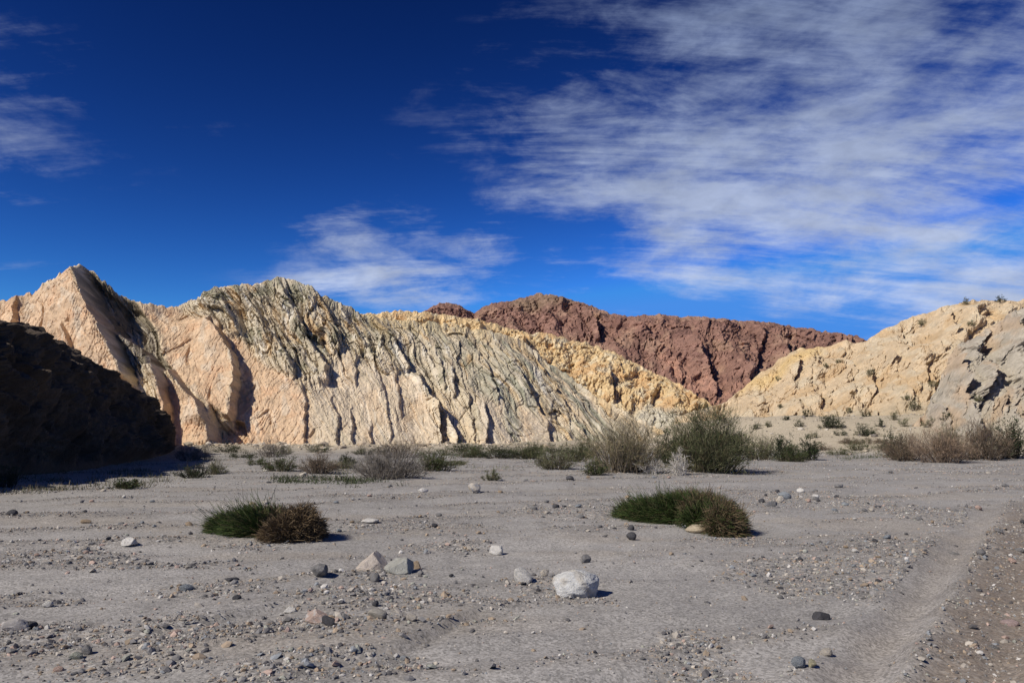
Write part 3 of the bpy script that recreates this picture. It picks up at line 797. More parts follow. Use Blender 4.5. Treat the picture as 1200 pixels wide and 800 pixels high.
def build_dark_hill():
    base = [(-700, 600, 9, np.array([-13.0, 4.0, -.1])), (-300, 580, 18, np.array([-15.2, 16.0, -.1])), (0, 563, 27, np.array([-17.6, 26.5, .0])), (60, 556, 31, np.array([-17.9, 30.5, .0])), (110, 551, 35, np.array([-18.4, 35., .0])), (150, 545, 40, np.array([-19.8, 41., .0])), (188, 537, 48, np.array([-22.2, 50., .0])), (206, 530, 60, np.array([-26.0, 61.5, .0])), (214, 528, 66, np.array([-29, 68., .0]))]
    crest_w = [np.array([-19, 3, 4.2]), np.array([-20.5, 17, 4.9]), P(0, 377, 31), P(38, 382, 35), P(66, 402, 39), (P(96, 421, 43)), P(132, 447, 49), P(172, 468, 55), P(196, 500, 63), P(207, 526, 70)]
    bpx = np.array([b[0] for b in base], float)
    cpx = np.array([-700, -300, 0, 38, 66, 96, 132, 172, 196, 214.])
    bw = np.array([b[3] for b in base]); cw = np.array(crest_w)
    ncol, nrow, nback = 420, 130, 20
    s = np.concatenate([np.linspace(-700, 0, 90)[:-1], np.linspace(0, 214, 221)])
    ncol = len(s)
    B = np.stack([np.interp(s, bpx, bw[:, k]) for k in range(3)], 1)
    Cc = np.stack([np.interp(s, cpx, cw[:, k]) for k in range(3)], 1)
    t = np.linspace(0, 1, nrow)[:, None]
    F = np.empty((nrow + nback, ncol, 3))
    bulge = np.sin(math.pi * t) * 0.10
    F[:nrow] = B[None] + (Cc - B)[None] * np.stack([t ** 1.15, t ** 1.15, t ** 0.92], -1).reshape(nrow, 1, 3)
    F[:nrow, :, 2] += bulge * Cc[None, :, 2]
    tb = np.linspace(0, 1, nback + 1)[1:, None]
    F[nrow:, :, 0] = Cc[None, :, 0] - 16 * tb
    F[nrow:, :, 1] = Cc[None, :, 1] + 2 * tb
    F[nrow:, :, 2] = Cc[None, :, 2] * (1 - 0.9 * tb ** 1.6)
    T = np.concatenate([t, 1 + tb]) * np.ones((1, ncol))
    a = F[..., 1] * 1.0; c = F[..., 2] * 1.0 + F[..., 0] * 0.2
    disp = 0.9 * ridged(a / 6 + 0.3 * c, c / 6, 4, 181) + 0.45 * fbm(a / 1.6, c / 1.6, 5, 182, 0.6)
    f1, f2, cid = worley(a / 1.8, c / 1.8, 183)
    disp += 0.35 * (cid - 0.5) - 0.2 * np.exp(-(f2 - f1) / 0.08)
    cf = np.where(T <= 1, 1 - 0.6 * sst(0.88, 1, T), 0.4) * sst(0, 0.1, T) * sst(214, 190, s)[None, :]
    disp = (disp - 0.3) * cf
    F[..., 0] += disp * 0.9; F[..., 2] += disp * 0.25
    F[0, :, 2] = -0.4
    n1 = fbm(a / 3, c / 3, 4, 185)
    col = np.tile(np.array([0.085, 0.066, 0.05]), T.shape + (1,))  # brown rock toned down so its colour carries the hill's shade
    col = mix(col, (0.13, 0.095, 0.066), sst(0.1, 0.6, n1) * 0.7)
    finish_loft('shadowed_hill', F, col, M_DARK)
build_dark_hill()

# ------------------------------------------------------------------ stones
bpy.context.view_layer.update()
DG = bpy.context.evaluated_depsgraph_get()
def hit(px, py):
    """the point of the terrain that the line of sight through a picture point meets"""
    d = Vector(ray(px, py)); d.normalize()
    ok, loc, nor, idx, ob, mw = scene.ray_cast(DG, Vector((0, 0, CAM_Z)), d, distance=3000)
    return np.array(loc) if ok else None

def ico(sub):
    import bmesh
    bm = bmesh.new()
    bmesh.ops.create_icosphere(bm, subdivisions=sub, radius=1.0)
    V = np.array([v.co[:] for v in bm.verts]); F = np.array([[v.index for v in f.verts] for f in bm.faces])
    bm.free()
    return V, F
ICO = {k: ico(k) for k in (1, 2, 3, 4)}

def rock_shape(sub, seed, cuts, rnd, noise_a=0.06, planes=()):
    """a stone: sphere cut by random planes (angular) or left rounded, with a worn surface"""
    r = np.random.default_rng(seed)
    V, F = ICO[sub]
    V = V.copy()
    for k in range(cuts):
        n = r.normal(size=3); n /= np.linalg.norm(n)
        d = r.uniform(0.45, 0.85)
        ex = V @ n - d
        V = V - np.where(ex > 0, ex * (1 - rnd), 0)[:, None] * n
    for n, d in planes:
        n = np.array(n, float); n /= np.linalg.norm(n)
        ex = V @ n - d
        V = V - np.where(ex > 0, ex, 0)[:, None] * n
    p = V * 1.7 + seed
    V = V * (1 + noise_a * (pn2(p[:, 0], p[:, 1] + p[:, 2] * 0.7, seed) + 0.6 * pn2(p[:, 1] * 2.3, p[:, 2] * 2.3 + p[:, 0], seed + 1) + 0.35 * pn2(p[:, 2] * 5, p[:, 0] * 5 + p[:, 1] * 3, seed + 2)))[:, None]
    mx = np.abs(V).max(0)
    return V / mx, F

STONE_COL = {'white': (0.56, 0.53, 0.48), 'cream': (0.46, 0.41, 0.34), 'pink': (0.43, 0.31, 0.25), 'grey': (0.21, 0.20, 0.19),
             'dark': (0.085, 0.082, 0.085), 'tan': (0.33, 0.25, 0.17), 'blue': (0.23, 0.245, 0.255), 'green': (0.33, 0.33, 0.27)}

def stone_mesh(name, sub, seed, cuts, rnd, color, blot=None, noise_a=0.06, smooth=False, planes=()):
    V, F = rock_shape(sub, seed, cuts, rnd, noise_a, planes)
    c = np.tile(np.array(STONE_COL[color]) if isinstance(color, str) else np.array(color), (len(V), 1))
    p = V * 2.2 + seed
    n = pn2(p[:, 0] + 0.5 * p[:, 2], p[:, 1] + 0.3 * p[:, 2], seed + 5)
    c = c * (1 + 0.18 * n)[:, None]
    if blot is not None:
        m = sst(0.05, 0.5, n)[:, None]
        c = c * (1 - m) + np.array(blot) * m
    return mesh_np(name, V, F, M_STONE, c, smooth)

def place_stone(name, me, px, py, wpx, hpx, rot, label, group=None, depth=0.85, cat='rock'):
    g = G(px, py)
    m = g[1] / FPX
    w, h = wpx * m / 2, hpx * m / 2
    y = g[1] + w * depth * 0.6
    o = link(name, me)
    o.scale = (w, w * depth, h * 1.25)
    o.rotation_euler = (0, 0, rot)
    o.location = (g[0], y, float(H(g[0], y)) + h * 0.78)
    tag(o, label, cat, group)
    return o

BIG = [  # name, px, py(base), w, h, colour, sub, cuts, roundness, label, blot
    ('boulder', 678, 702, 58, 38, (0.54, 0.53, 0.50), 4, 6, 0.55, 'large rounded white boulder half sunk in the sand, the biggest stone in the wash', (0.44, 0.41, 0.36)),
    ('boulder', 434, 668, 38, 25, (0.50, 0.43, 0.36), 4, 9, 0.12, 'pinkish cream angular boulder with a peaked top touching a grey-green one', None),
    ('boulder', 467, 673, 36, 22, (0.36, 0.35, 0.305), 4, 8, 0.08, 'grey-green angular boulder leaning against the pinkish cream boulder', None),
    ('stone', 488, 664, 13, 10, 'tan', 3, 6, 0.2, 'small orange-tan stone in the shadow of the grey-green boulder', None),
    ('stone', 438, 679, 13, 11, 'grey', 3, 5, 0.5, 'small rounded grey stone in front of the two angular boulders', None),
    ('rock', 369, 738, 26, 15, (0.50, 0.37, 0.30), 4, 8, 0.15, 'pink and white angular rock with a dark stone tucked behind it', (0.52, 0.48, 0.44)),
    ('stone', 384, 744, 16, 12, 'dark', 3, 7, 0.15, 'dark angular stone tucked behind the pink and white rock', None),
    ('rock', 373, 679, 22, 15, 'grey', 3, 9, 0.1, 'rough mid-grey rock with a dark hollow side among pebbles', (0.10, 0.10, 0.10)),
    ('rock', 12, 736, 32, 14, (0.48, 0.44, 0.40), 3, 7, 0.3, 'long flat whitish rock lying on a bar of coarse gravel', None),
    ('rock', 34, 733, 16, 8, 'dark', 3, 7, 0.2, 'dark flat rock overlapping the long whitish rock', None),
    ('rock', 150, 641, 20, 10, 'white', 3, 7, 0.2, 'bright white flat slab lying on the gravel', None),
    ('stone', 97, 645, 13, 7, 'cream', 3, 5, 0.4, 'pale round stone on the gravel bar with the bright white slab', None),
    ('stone', 612, 686, 25, 16, 'white', 3, 7, 0.3, 'white lumpy stone in the pebble pile next to the large white boulder', (0.34, 0.33, 0.31)),
    ('stone', 638, 676, 11, 9, 'cream', 3, 5, 0.4, 'pale oval stone in the pebble pile next to the large white boulder', None),
    ('stone', 686, 661, 14, 9, 'grey', 3, 6, 0.3, 'grey stone lying just behind the large white boulder', None),
    ('stone', 582, 648, 19, 10, 'white', 3, 5, 0.4, 'white rounded cobble alone on open sand', None),
    ('stone', 555, 579, 16, 10, 'cream', 3, 7, 0.2, 'pale rock with a grey top near the small grass tuft', (0.26, 0.26, 0.27)),
    ('stone', 495, 579, 13, 6, 'white', 3, 6, 0.3, 'small white flat stone with a dark edge out on the wash', None),
    ('stone', 432, 614, 23, 5, 'white', 3, 6, 0.3, 'long thin white stone lying flat on the wash', None),
    ('stone', 741, 632, 13, 9, 'dark', 3, 4, 0.6, 'round dark grey cobble on bare sand by the green broom mound', None),
    ('stone', 921, 583, 15, 8, 'blue', 3, 6, 0.3, 'bluish pale stone in the little row of rocks on the far gravel', None),
    ('stone', 915, 588, 12, 8, 'cream', 3, 6, 0.3, 'cream stone in the little row of rocks on the far gravel', None),
    ('stone', 940, 577, 11, 5, 'white', 3, 6, 0.3, 'white stone in the little row of rocks on the far gravel', None),
    ('stone', 904, 595, 17, 7, 'grey', 3, 7, 0.2, 'flat grey stone in the little row of rocks on the far gravel', None),
    ('stone', 963, 724, 23, 9, 'dark', 3, 7, 0.2, 'flat dark slate-grey stone near the bend of the tyre track', None),
    ('stone', 970, 767, 15, 8, 'cream', 3, 5, 0.4, 'pale oval pebble-like stone near the tyre track, ringed by bare sand', None),
    ('stone', 938, 788, 17, 13, 'blue', 3, 7, 0.2, 'bluish grey cobble paired with a yellowish one', None),
    ('stone', 953, 787, 10, 9, (0.42, 0.38, 0.25), 3, 6, 0.3, 'yellowish cobble paired with a bluish grey one', None),
    ('stone', 441, 731, 24, 10, (0.36, 0.33, 0.28), 3, 6, 0.3, 'broad pale grey cobble with a smaller one leaning on it', None),
    ('stone', 481, 737, 13, 7, 'cream', 3, 6, 0.3, 'cream cobble set in a thin line of gravel', None),
    ('stone', 270, 681, 19, 6, 'dark', 3, 7, 0.2, 'long dark flat stone lying on smooth sand', None),
    ('stone', 216, 692, 16, 7, 'blue', 3, 6, 0.3, 'blue-grey flat cobble at the edge of a sand ripple', None),
    ('stone', 100, 766, 14, 10, 'grey', 3, 4, 0.5, 'smooth oval grey cobble in the coarse gravel', None),
    ('stone', 88, 771, 16, 7, 'green', 3, 5, 0.4, 'greenish flat cobble beside the smooth oval grey one', None),
    ('stone', 1186, 728, 22, 7, (0.40, 0.30, 0.27), 3, 6, 0.3, 'flat pink-grey slab on the brown soil beyond the tyre track', None),
    ('stone', 340, 716, 18, 7, 'white', 3, 8, 0.1, 'thin white splinter of stone near the pink and white rock', None),
    ('stone', 822, 623, 34, 9, (0.40, 0.33, 0.23), 3, 7, 0.3, 'low tan block of caked sand under the green broom mound', None),
    ('stone', 804, 619, 9, 7, 'white', 3, 5, 0.4, 'small white pebble at the foot of the green broom mound', None),
    ('stone', 668, 564, 10, 5, 'dark', 3, 5, 0.4, 'dark cobble on the far side of the wash', None),
    ('stone', 312, 551, 9, 5, 'white', 3, 5, 0.4, 'white stone in front of the low dark shrub under the cliff', None),
    ('stone', 355, 558, 10, 6, 'cream', 3, 5, 0.4, 'pale stone beside the rounded brown shrub under the cliff', None),
]
PLANES = {0: [((-0.55, -0.2, 0.8), 0.66), ((0.35, -0.5, 0.8), 0.72), ((0.9, -0.4, 0.1), 0.8), ((-0.2, -0.95, 0.15), 0.72)],
          1: [((-0.72, -0.1, 0.69), 0.34), ((0.80, -0.15, 0.58), 0.46), ((0.05, -0.85, 0.52), 0.50), ((0.6, -0.8, 0.05), 0.66)],
          2: [((-0.50, -0.25, 0.83), 0.26), ((0.93, -0.3, 0.2), 0.62), ((0.1, -0.93, 0.35), 0.5), ((0.3, 0.3, 0.9), 0.6)],
          5: [((-0.5, -0.5, 0.7), 0.45), ((0.6, -0.1, 0.8), 0.5), ((0.2, -0.9, 0.3), 0.5)]}
for i, (nm, px, py, w, h, colr, sub, cuts, rnd, lab, blot) in enumerate(BIG):
    pl = PLANES.get(i, ())
    me = stone_mesh(nm, sub, 900 + i, 0 if i in (1, 2, 5) else cuts + 3, rnd * 0.7, colr, blot, 0.09 if rnd > 0.3 else 0.055, False, pl)
    place_stone(nm, me, px, py, w, h, 0 if i in PLANES else random.uniform(-0.5, 0.5), lab, depth=0.8)

def sample_gravel(n, ymin, ymax, r, power=1.0):
    xs, ys = [], []
    tot = 0
    while tot < n:
        y = ymin * (ymax / ymin) ** (r.random(60000) ** power)
        x = (r.random(60000) * 2 - 1) * (y * 0.72 + 1.5)
        k = r.random(60000) < gravel_density(x, y)
        xs.append(x[k]); ys.append(y[k]); tot += k.sum()
    return np.concatenate(xs)[:n], np.concatenate(ys)[:n]

# single stones: one loop over shared meshes, three hundred that show largest
r2 = np.random.default_rng(21)
LABELS = {'grey': 'small mid-grey angular stone lying loose on the wash gravel', 'white': 'small bright white stone lying loose on the wash gravel',
          'dark': 'small blackish angular stone lying loose on the wash gravel', 'tan': 'small brownish tan stone lying loose on the wash gravel',
          'pink': 'small pinkish stone lying loose on the wash gravel', 'blue': 'small bluish grey stone lying loose on the wash gravel', 'cream': 'small cream stone lying loose on the wash gravel'}
PROTO = {c: [stone_mesh('stone', 2, 500 + 13 * i + 7 * j, 6 + j, 0.18 + 0.12 * j, c) for j in range(4)] for i, c in enumerate(LABELS)}
xs, ys = sample_gravel(255, 4.6, 32, r2, 0.9)
names = list(LABELS); wts = np.array([0.34, 0.10, 0.17, 0.13, 0.07, 0.10, 0.09]); wts = wts / wts.sum()
for x, y in zip(xs, ys):
    c = names[int(r2.choice(len(names), p=wts))]
    o = link('stone', PROTO[c][int(r2.integers(4))])
    pxs = 3.4 * r2.random() ** -0.38 + 1.6            # size in the picture; 4 to 12 px
    s = min(pxs, 11) * y / FPX / 2
    s = min(s, 0.09)
    o.scale = (s * r2.uniform(0.8, 1.3), s * r2.uniform(0.7, 1.0), s * r2.uniform(0.4, 0.8))
    o.rotation_euler = (r2.normal() * 0.15, r2.normal() * 0.15, r2.uniform(0, 6.28))
    o.location = (x, y, float(H(x, y)) + o.scale[2] * 0.55)
    tag(o, LABELS[c], 'stone', 'loose ' + c + ' stones on the wash bed')

def build_gravel(name, n, ymin, ymax, seed, sub, smin, smax, power, expo):
    r = np.random.default_rng(seed)
    x, y = sample_gravel(n, ymin, ymax, r, power)
    z = H(x, y)
    base = []
    for j in range(16):
        if sub == 0:
            V = np.array([[1, 0, 0], [-1, 0, 0], [0, 1, 0], [0, -1, 0], [0, 0, 1.]]) * r.uniform(0.7, 1.2, (5, 1)) + r.normal(size=(5, 3)) * 0.12
            V[:4, 2] = -0.6
            F = np.array([[0, 2, 4], [2, 1, 4], [1, 3, 4], [3, 0, 4]])
        else:
            V, F = ICO[sub]
            F = F[V[F][:, :, 2].mean(1) > -0.6]
            V = V * r.uniform(0.75, 1.2, (len(V), 1)) + r.normal(size=V.shape) * 0.06
        base.append(V)
    base = np.array(base)
    nv = base.shape[1]
    sz = smin * (1 - r.random(n) * (1 - (smin / smax) ** expo)) ** (-1 / expo)
    sz = np.maximum(sz, y * 0.00075)
    sc = np.stack([sz * r.uniform(0.8, 1.35, n), sz * r.uniform(0.7, 1.1, n), sz * r.uniform(0.4, 0.85, n)], 1)
    a = r.uniform(0, 2 * math.pi, n); ca, sa = np.cos(a)[:, None], np.sin(a)[:, None]
    v = base[r.integers(0, 16, n)] * sc[:, None, :]
    tl = r.normal(size=(n, 1)) * 0.3
    vz = v[..., 2] + tl * v[..., 0]
    vx = v[..., 0] * ca - v[..., 1] * sa; vy = v[..., 0] * sa + v[..., 1] * ca
    V = np.stack([vx + x[:, None], vy + y[:, None], vz + (z + sc[:, 2] * 0.35)[:, None]], -1).reshape(-1, 3)
    Fa = (F[None] + (np.arange(n) * nv)[:, None, None]).reshape(-1, 3)
    pal = np.array([STONE_COL[k] for k in ('grey', 'dark', 'cream', 'white', 'tan', 'pink', 'blue', 'green')])
    ci = r.choice(8, n, p=[0.34, 0.13, 0.13, 0.06, 0.14, 0.06, 0.09, 0.05])
    c = pal[ci] * r.uniform(0.7, 1.15, (n, 1))
    c = c * 0.8 + np.array([0.20, 0.18, 0.165]) * 0.2
    me = mesh_np(name, V, Fa, M_PEB, np.repeat(c, nv, 0), False)
    o = link(name, me)
    tag(o, 'loose mixed gravel of grey, tan and white chips over the wash bed' if sub else 'fine sandy grit and tiny pebbles spread over the wash bed', 'gravel', kind='stuff')
build_gravel('gravel', 17500, 3.6, 40, 31, 1, 0.010, 0.045, 0.72, 2.2)
build_gravel('grit', 78000, 3.6, 52, 32, 0, 0.0045, 0.02, 0.85, 2.5)

def build_rubble(n=1900):
    r = np.random.default_rng(34)
    y = r.uniform(40, 82, n * 4); x = r.uniform(10, 52, n * 4)
    k = (r.random(n * 4) < 0.15 + 0.85 * sst(-0.1, 0.5, fbm(x * 0.15, y * 0.15, 3, 95))) & (bank(x, y) > 0.12)
    x, y = x[k][:n], y[k][:n]; n = len(x)
    V0, F0 = ICO[1]; nv = len(V0)
    v = V0[None] * r.uniform(0.65, 1.2, (n, nv, 1))
    sz = 0.035 * (1 - r.random(n) * 0.985) ** (-0.5)
    sc = np.stack([sz * r.uniform(0.8, 1.4, n), sz * r.uniform(0.8, 1.2, n), sz * r.uniform(0.5, 0.9, n)], 1)
    v = v * sc[:, None, :] + np.stack([x, y, H(x, y) + sc[:, 2] * 0.3], 1)[:, None, :]
    pal = np.array([(0.40, 0.34, 0.25), (0.32, 0.26, 0.19), (0.46, 0.41, 0.33), (0.22, 0.19, 0.16)])
    c = pal[r.integers(0, 4, n)] * r.uniform(0.8, 1.15, (n, 1))
    F = (F0[None] + (np.arange(n) * nv)[:, None, None]).reshape(-1, 3)
    tag(link('rubble', mesh_np('rubble', v.reshape(-1, 3), F, M_PEB, np.repeat(c, nv, 0))), 'tan rubble scattered over the terrace below the sandstone hill', 'rubble', kind='stuff')
build_rubble()
def build_talus(n=1500):
    r = np.random.default_rng(35)
    x = r.uniform(-32, 16, n); yb = 66 + 0.012 * np.clip(x + 30, 0, 60) ** 1.5
    y = yb + 1.0 - np.abs(r.normal(size=n)) * 3.0 * (0.5 + sst(-0.2, 0.5, pn2(x * 0.3, x * 0 + 1, 96)))
    V0, F0 = ICO[1]; nv = len(V0)
    v = V0[None] * r.uniform(0.6, 1.2, (n, nv, 1))
    sz = np.minimum(0.05 * (1 - r.random(n) * 0.99) ** (-0.5), 0.5)
    sc = np.stack([sz * r.uniform(0.8, 1.4, n), sz * r.uniform(0.8, 1.2, n), sz * r.uniform(0.5, 0.9, n)], 1)
    v = v * sc[:, None, :] + np.stack([x, y, H(x, y) + sc[:, 2] * 0.3], 1)[:, None, :]
    pal = np.array([(0.50, 0.40, 0.28), (0.40, 0.34, 0.25), (0.55, 0.48, 0.38), (0.30, 0.25, 0.19)])
    c = pal[r.integers(0, 4, n)] * r.uniform(0.8, 1.15, (n, 1))
    F = (F0[None] + (np.arange(n) * nv)[:, None, None]).reshape(-1, 3)
    tag(link('talus', mesh_np('talus', v.reshape(-1, 3), F, M_PEB, np.repeat(c, nv, 0))), 'fallen tan and cream blocks strewn along the foot of the cliff', 'talus', kind='stuff')
build_talus()

# ------------------------------------------------------------------ plants
def tubes(paths, r0, r1, col):
    """three-sided tapering twigs along (n,k,3) paths"""
    n, k = paths.shape[:2]
    tan = np.gradient(paths, axis=1)
    tan /= np.linalg.norm(tan, axis=2, keepdims=True) + 1e-9
    ref = np.where(np.abs(tan[..., 2:3]) > 0.9, np.array([1., 0, 0]), np.array([0, 0, 1.]))
    s = np.cross(tan, ref); s /= np.linalg.norm(s, axis=2, keepdims=True) + 1e-9
    b = np.cross(tan, s)
    rad = (np.asarray(r0).reshape(-1, 1) * np.linspace(1, 0, k) + np.asarray(r1).reshape(-1, 1) * np.linspace(0, 1, k))[..., None]
    ring = [paths + rad * (math.cos(a) * s + math.sin(a) * b) for a in (0, 2.094, 4.189)]
    V = np.stack(ring, 2).reshape(-1, 3)
    i = (np.arange(n) * k * 3)[:, None, None] + (np.arange(k - 1) * 3)[None, :, None] + np.arange(3)[None, None, :]
    j = (np.arange(n) * k * 3)[:, None, None] + (np.arange(k - 1) * 3)[None, :, None] + ((np.arange(3) + 1) % 3)[None, None, :]
    F = np.stack([i, j, j + 3, i + 3], -1).reshape(-1, 4)
    Cc = np.repeat(np.repeat(col[:, None], k, 1).reshape(-1, 3), 3, 0)
    return V, F, Cc

def blades(b, d, ln, w, col, r, tipf=0.4):
    n = len(b)
    s = np.cross(d, r.normal(size=(n, 3))); s /= np.linalg.norm(s, axis=1, keepdims=True) + 1e-9
    w = np.broadcast_to(np.asarray(w, float), (n,))[:, None] / 2
    t = b + d * np.asarray(ln).reshape(-1, 1)
    V = np.stack([b - s * w, b + s * w, t + s * w * tipf, t - s * w * tipf], 1).reshape(-1, 3)
    F = np.arange(n * 4).reshape(n, 4)
    return V, F, np.repeat(col, 4, 0)

def pick(r, n, pal):
    w = np.array([p[1] for p in pal], float); c = np.array([p[0] for p in pal])
    return c[r.choice(len(pal), n, p=w / w.sum())] * r.uniform(0.7, 1.3, (n, 1))

KIND = {  # foliage palette, twig palette, leaf (length, width), upright bias, density of leaves, twig share
    'verde': dict(pal=[((0.090, 0.097, 0.042), 4), ((0.050, 0.060, 0.025), 3), ((0.15, 0.14, 0.080), 2), ((0.13, 0.09, 0.055), 1)], twig=(0.10, 0.085, 0.05), leaf=(0.16, 0.014), up=0.7),
    'dark': dict(pal=[((0.022, 0.034, 0.013), 4), ((0.04, 0.055, 0.02), 2), ((0.06, 0.06, 0.03), 1)], twig=(0.05, 0.04, 0.03), leaf=(0.08, 0.035), up=0.4),
    'green': dict(pal=[((0.050, 0.070, 0.022), 4), ((0.075, 0.090, 0.030), 2), ((0.03, 0.042, 0.014), 2), ((0.12, 0.09, 0.05), 1)], twig=(0.08, 0.065, 0.04), leaf=(0.11, 0.018), up=0.6),
    'brown': dict(pal=[((0.15, 0.105, 0.068), 4), ((0.20, 0.15, 0.10), 2), ((0.09, 0.065, 0.045), 3), ((0.10, 0.10, 0.055), 1)], twig=(0.13, 0.10, 0.075), leaf=(0.18, 0.010), up=0.7),
    'straw': dict(pal=[((0.19, 0.155, 0.085), 4), ((0.25, 0.20, 0.12), 2), ((0.12, 0.10, 0.055), 3), ((0.10, 0.105, 0.05), 2)], twig=(0.15, 0.12, 0.085), leaf=(0.17, 0.009), up=0.7),
    'rusty': dict(pal=[((0.24, 0.165, 0.105), 4), ((0.30, 0.22, 0.15), 2), ((0.13, 0.09, 0.06), 2)], twig=(0.16, 0.12, 0.09), leaf=(0.16, 0.012), up=0.5),
    'grey': dict(pal=[((0.15, 0.13, 0.105), 4), ((0.21, 0.185, 0.155), 2), ((0.10, 0.085, 0.07), 3)], twig=(0.15, 0.13, 0.11), leaf=(0.18, 0.009), up=0.8),
    'olive': dict(pal=[((0.115, 0.120, 0.055), 4), ((0.075, 0.085, 0.035), 3), ((0.17, 0.15, 0.09), 2)], twig=(0.11, 0.09, 0.06), leaf=(0.14, 0.013), up=0.6),
    'pale': dict(pal=[((0.50, 0.46, 0.40), 4), ((0.36, 0.32, 0.27), 3)], twig=(0.48, 0.44, 0.38), leaf=(0.22, 0.011), up=0.2),
}

def make_shrub(name, label, base, w, d, h, kind, n, seed, group=None, lean=(0, 0), cat='shrub'):
    K = KIND[kind]; r = np.random.default_rng(seed)
    root = link(name, None, None, tuple(float(v) for v in base))
    tag(root, label, cat, group)
    w *= 1.28; d *= 1.28; n = int(n * 1.35)
    nb = int(np.clip(n / 45, 16, 110)); k = 6
    phi = r.uniform(0, 2 * math.pi, nb); rr = np.sqrt(r.random(nb)) * 0.98
    lump = 0.80 + 0.28 * pn2(np.cos(phi) * 1.3 + seed, np.sin(phi) * 1.3, seed)
    hh = np.sqrt(np.maximum(1 - rr ** 2, 0.03)) * r.uniform(0.45, 1.08, nb)
    end = np.stack([w / 2 * rr * np.cos(phi) * lump + lean[0] * h * hh, d / 2 * rr * np.sin(phi) * lump + lean[1] * h * hh, h * hh * (0.86 + 0.2 * r.random(nb))], 1)
    st = np.stack([end[:, 0] * 0.45, end[:, 1] * 0.45, np.full(nb, -0.05)], 1) + r.normal(size=(nb, 3)) * np.array([0.04, 0.04, 0]) * w
    midp = (st + end) / 2 + np.stack([end[:, 0] * 0.10, end[:, 1] * 0.10, h * 0.10 * np.ones(nb)], 1) + r.normal(size=(nb, 3)) * 0.05 * h
    t = np.linspace(0, 1, k)[None, :, None]
    path = (1 - t) ** 2 * st[:, None] + 2 * t * (1 - t) * midp[:, None] + t ** 2 * end[:, None]
    path[:, 1:] += r.normal(size=(nb, k - 1, 3)) * 0.018 * h
    tc = np.array(K['twig']) * r.uniform(0.7, 1.3, (nb, 1))
    V1, F1, C1 = tubes(path, 0.010 + 0.011 * h * r.uniform(0.5, 1, nb), 0.004, tc)
    # side twigs
    ns = nb * 4
    bi = r.integers(0, nb, ns); tt = r.uniform(0.06, 0.97, ns)
    def at(bi, tt):
        f = tt * (k - 1); i = np.minimum(f.astype(int), k - 2); f = (f - i)[:, None]
        return path[bi, i] * (1 - f) + path[bi, i + 1] * f, path[bi, i + 1] - path[bi, i]
    p0, tg = at(bi, tt)
    tg = tg / (np.linalg.norm(tg, axis=1, keepdims=True) + 1e-9)
    dr = tg + r.normal(size=(ns, 3)) * 0.55 + np.array([0, 0, 0.35 * K['up']]); dr /= np.linalg.norm(dr, axis=1, keepdims=True)
    sl_ = h * r.uniform(0.12, 0.32, ns)[:, None]
    e = p0 + dr * sl_
    e[:, 2] = np.maximum(e[:, 2], 0.02)
    tp = np.stack([p0, (p0 + e) / 2 + r.normal(size=(ns, 3)) * 0.02 * h, e], 1)
    V2, F2, C2 = tubes(tp, np.full(ns, 0.006), np.full(ns, 0.003), np.array(K['twig']) * r.uniform(0.7, 1.35, (ns, 1)))
    V = np.concatenate([V1, V2]); F = np.concatenate([F1, F2 + len(V1)]); Cc = np.concatenate([C1, C2])
    link('branches', mesh_np('branches', V, F, M_TWIG, Cc), root)
    # leaves and fine twigs in clumps round the ends
    nl = n
    ci = r.integers(0, ns, nl)
    along = r.random(nl)[:, None] ** 0.7
    p = tp[ci, 0] * (1 - along) + tp[ci, 2] * along + r.normal(size=(nl, 3)) * np.array([0.05 * w, 0.05 * d, 0.035 * h]) * 0.8
    out = p / np.array([w / 2, d / 2, h]); out /= np.linalg.norm(out, axis=1, keepdims=True) + 1e-9
    dd = dr[ci] * 0.6 + out * 0.35 + r.normal(size=(nl, 3)) * 0.5 + np.array([0, 0, 0.5 * K['up']])
    dd /= np.linalg.norm(dd, axis=1, keepdims=True)
    ll, lw = K['leaf']; sc = np.clip(h / 1.5, 0.45, 1.35)
    lw = max(lw, base[1] * 0.00032) if kind != 'dark' else max(lw * sc, base[1] * 0.0006)
    p[:, 2] = np.maximum(p[:, 2], 0.0)
    lens = ll * sc * r.uniform(0.5, 1.3, nl)
    clump = r.uniform(0.75, 1.25, ns)[ci][:, None]
    V, F, Cc = blades(p, dd, lens, lw, pick(r, nl, K['pal']) * clump, r)
    link('foliage', mesh_np('foliage', V, F, M_LEAF, Cc), root)
    return root

def shrub_px(name, label, x0, x1, yt, yb, kind, n, seed, D=None, dfac=0.85, group=None, lean=(0, 0), cat='shrub', wide=1.0):
    px = (x0 + x1) / 2
    if D is None:
        g = hit(px, yb)
        if g is None: g = G(px, yb)
    else:
        g = P(px, yb, D)
        g[2] = float(H(g[0], D))
    m = g[1] / FPX
    w = (x1 - x0) * m * wide; h = (yb - yt) * m
    if D is not None:
        h = max(P(px, yt, D)[2] - g[2], 0.25)
    d = w * dfac
    b = g.copy()
    if D is None: b[1] += d * 0.2
    if b[1] < 55 and b[2] < 1.2: b[2] = float(H(b[0], b[1]))
    return make_shrub(name, label, b, w, d, h * 1.0, kind, n, seed, group, lean, cat)

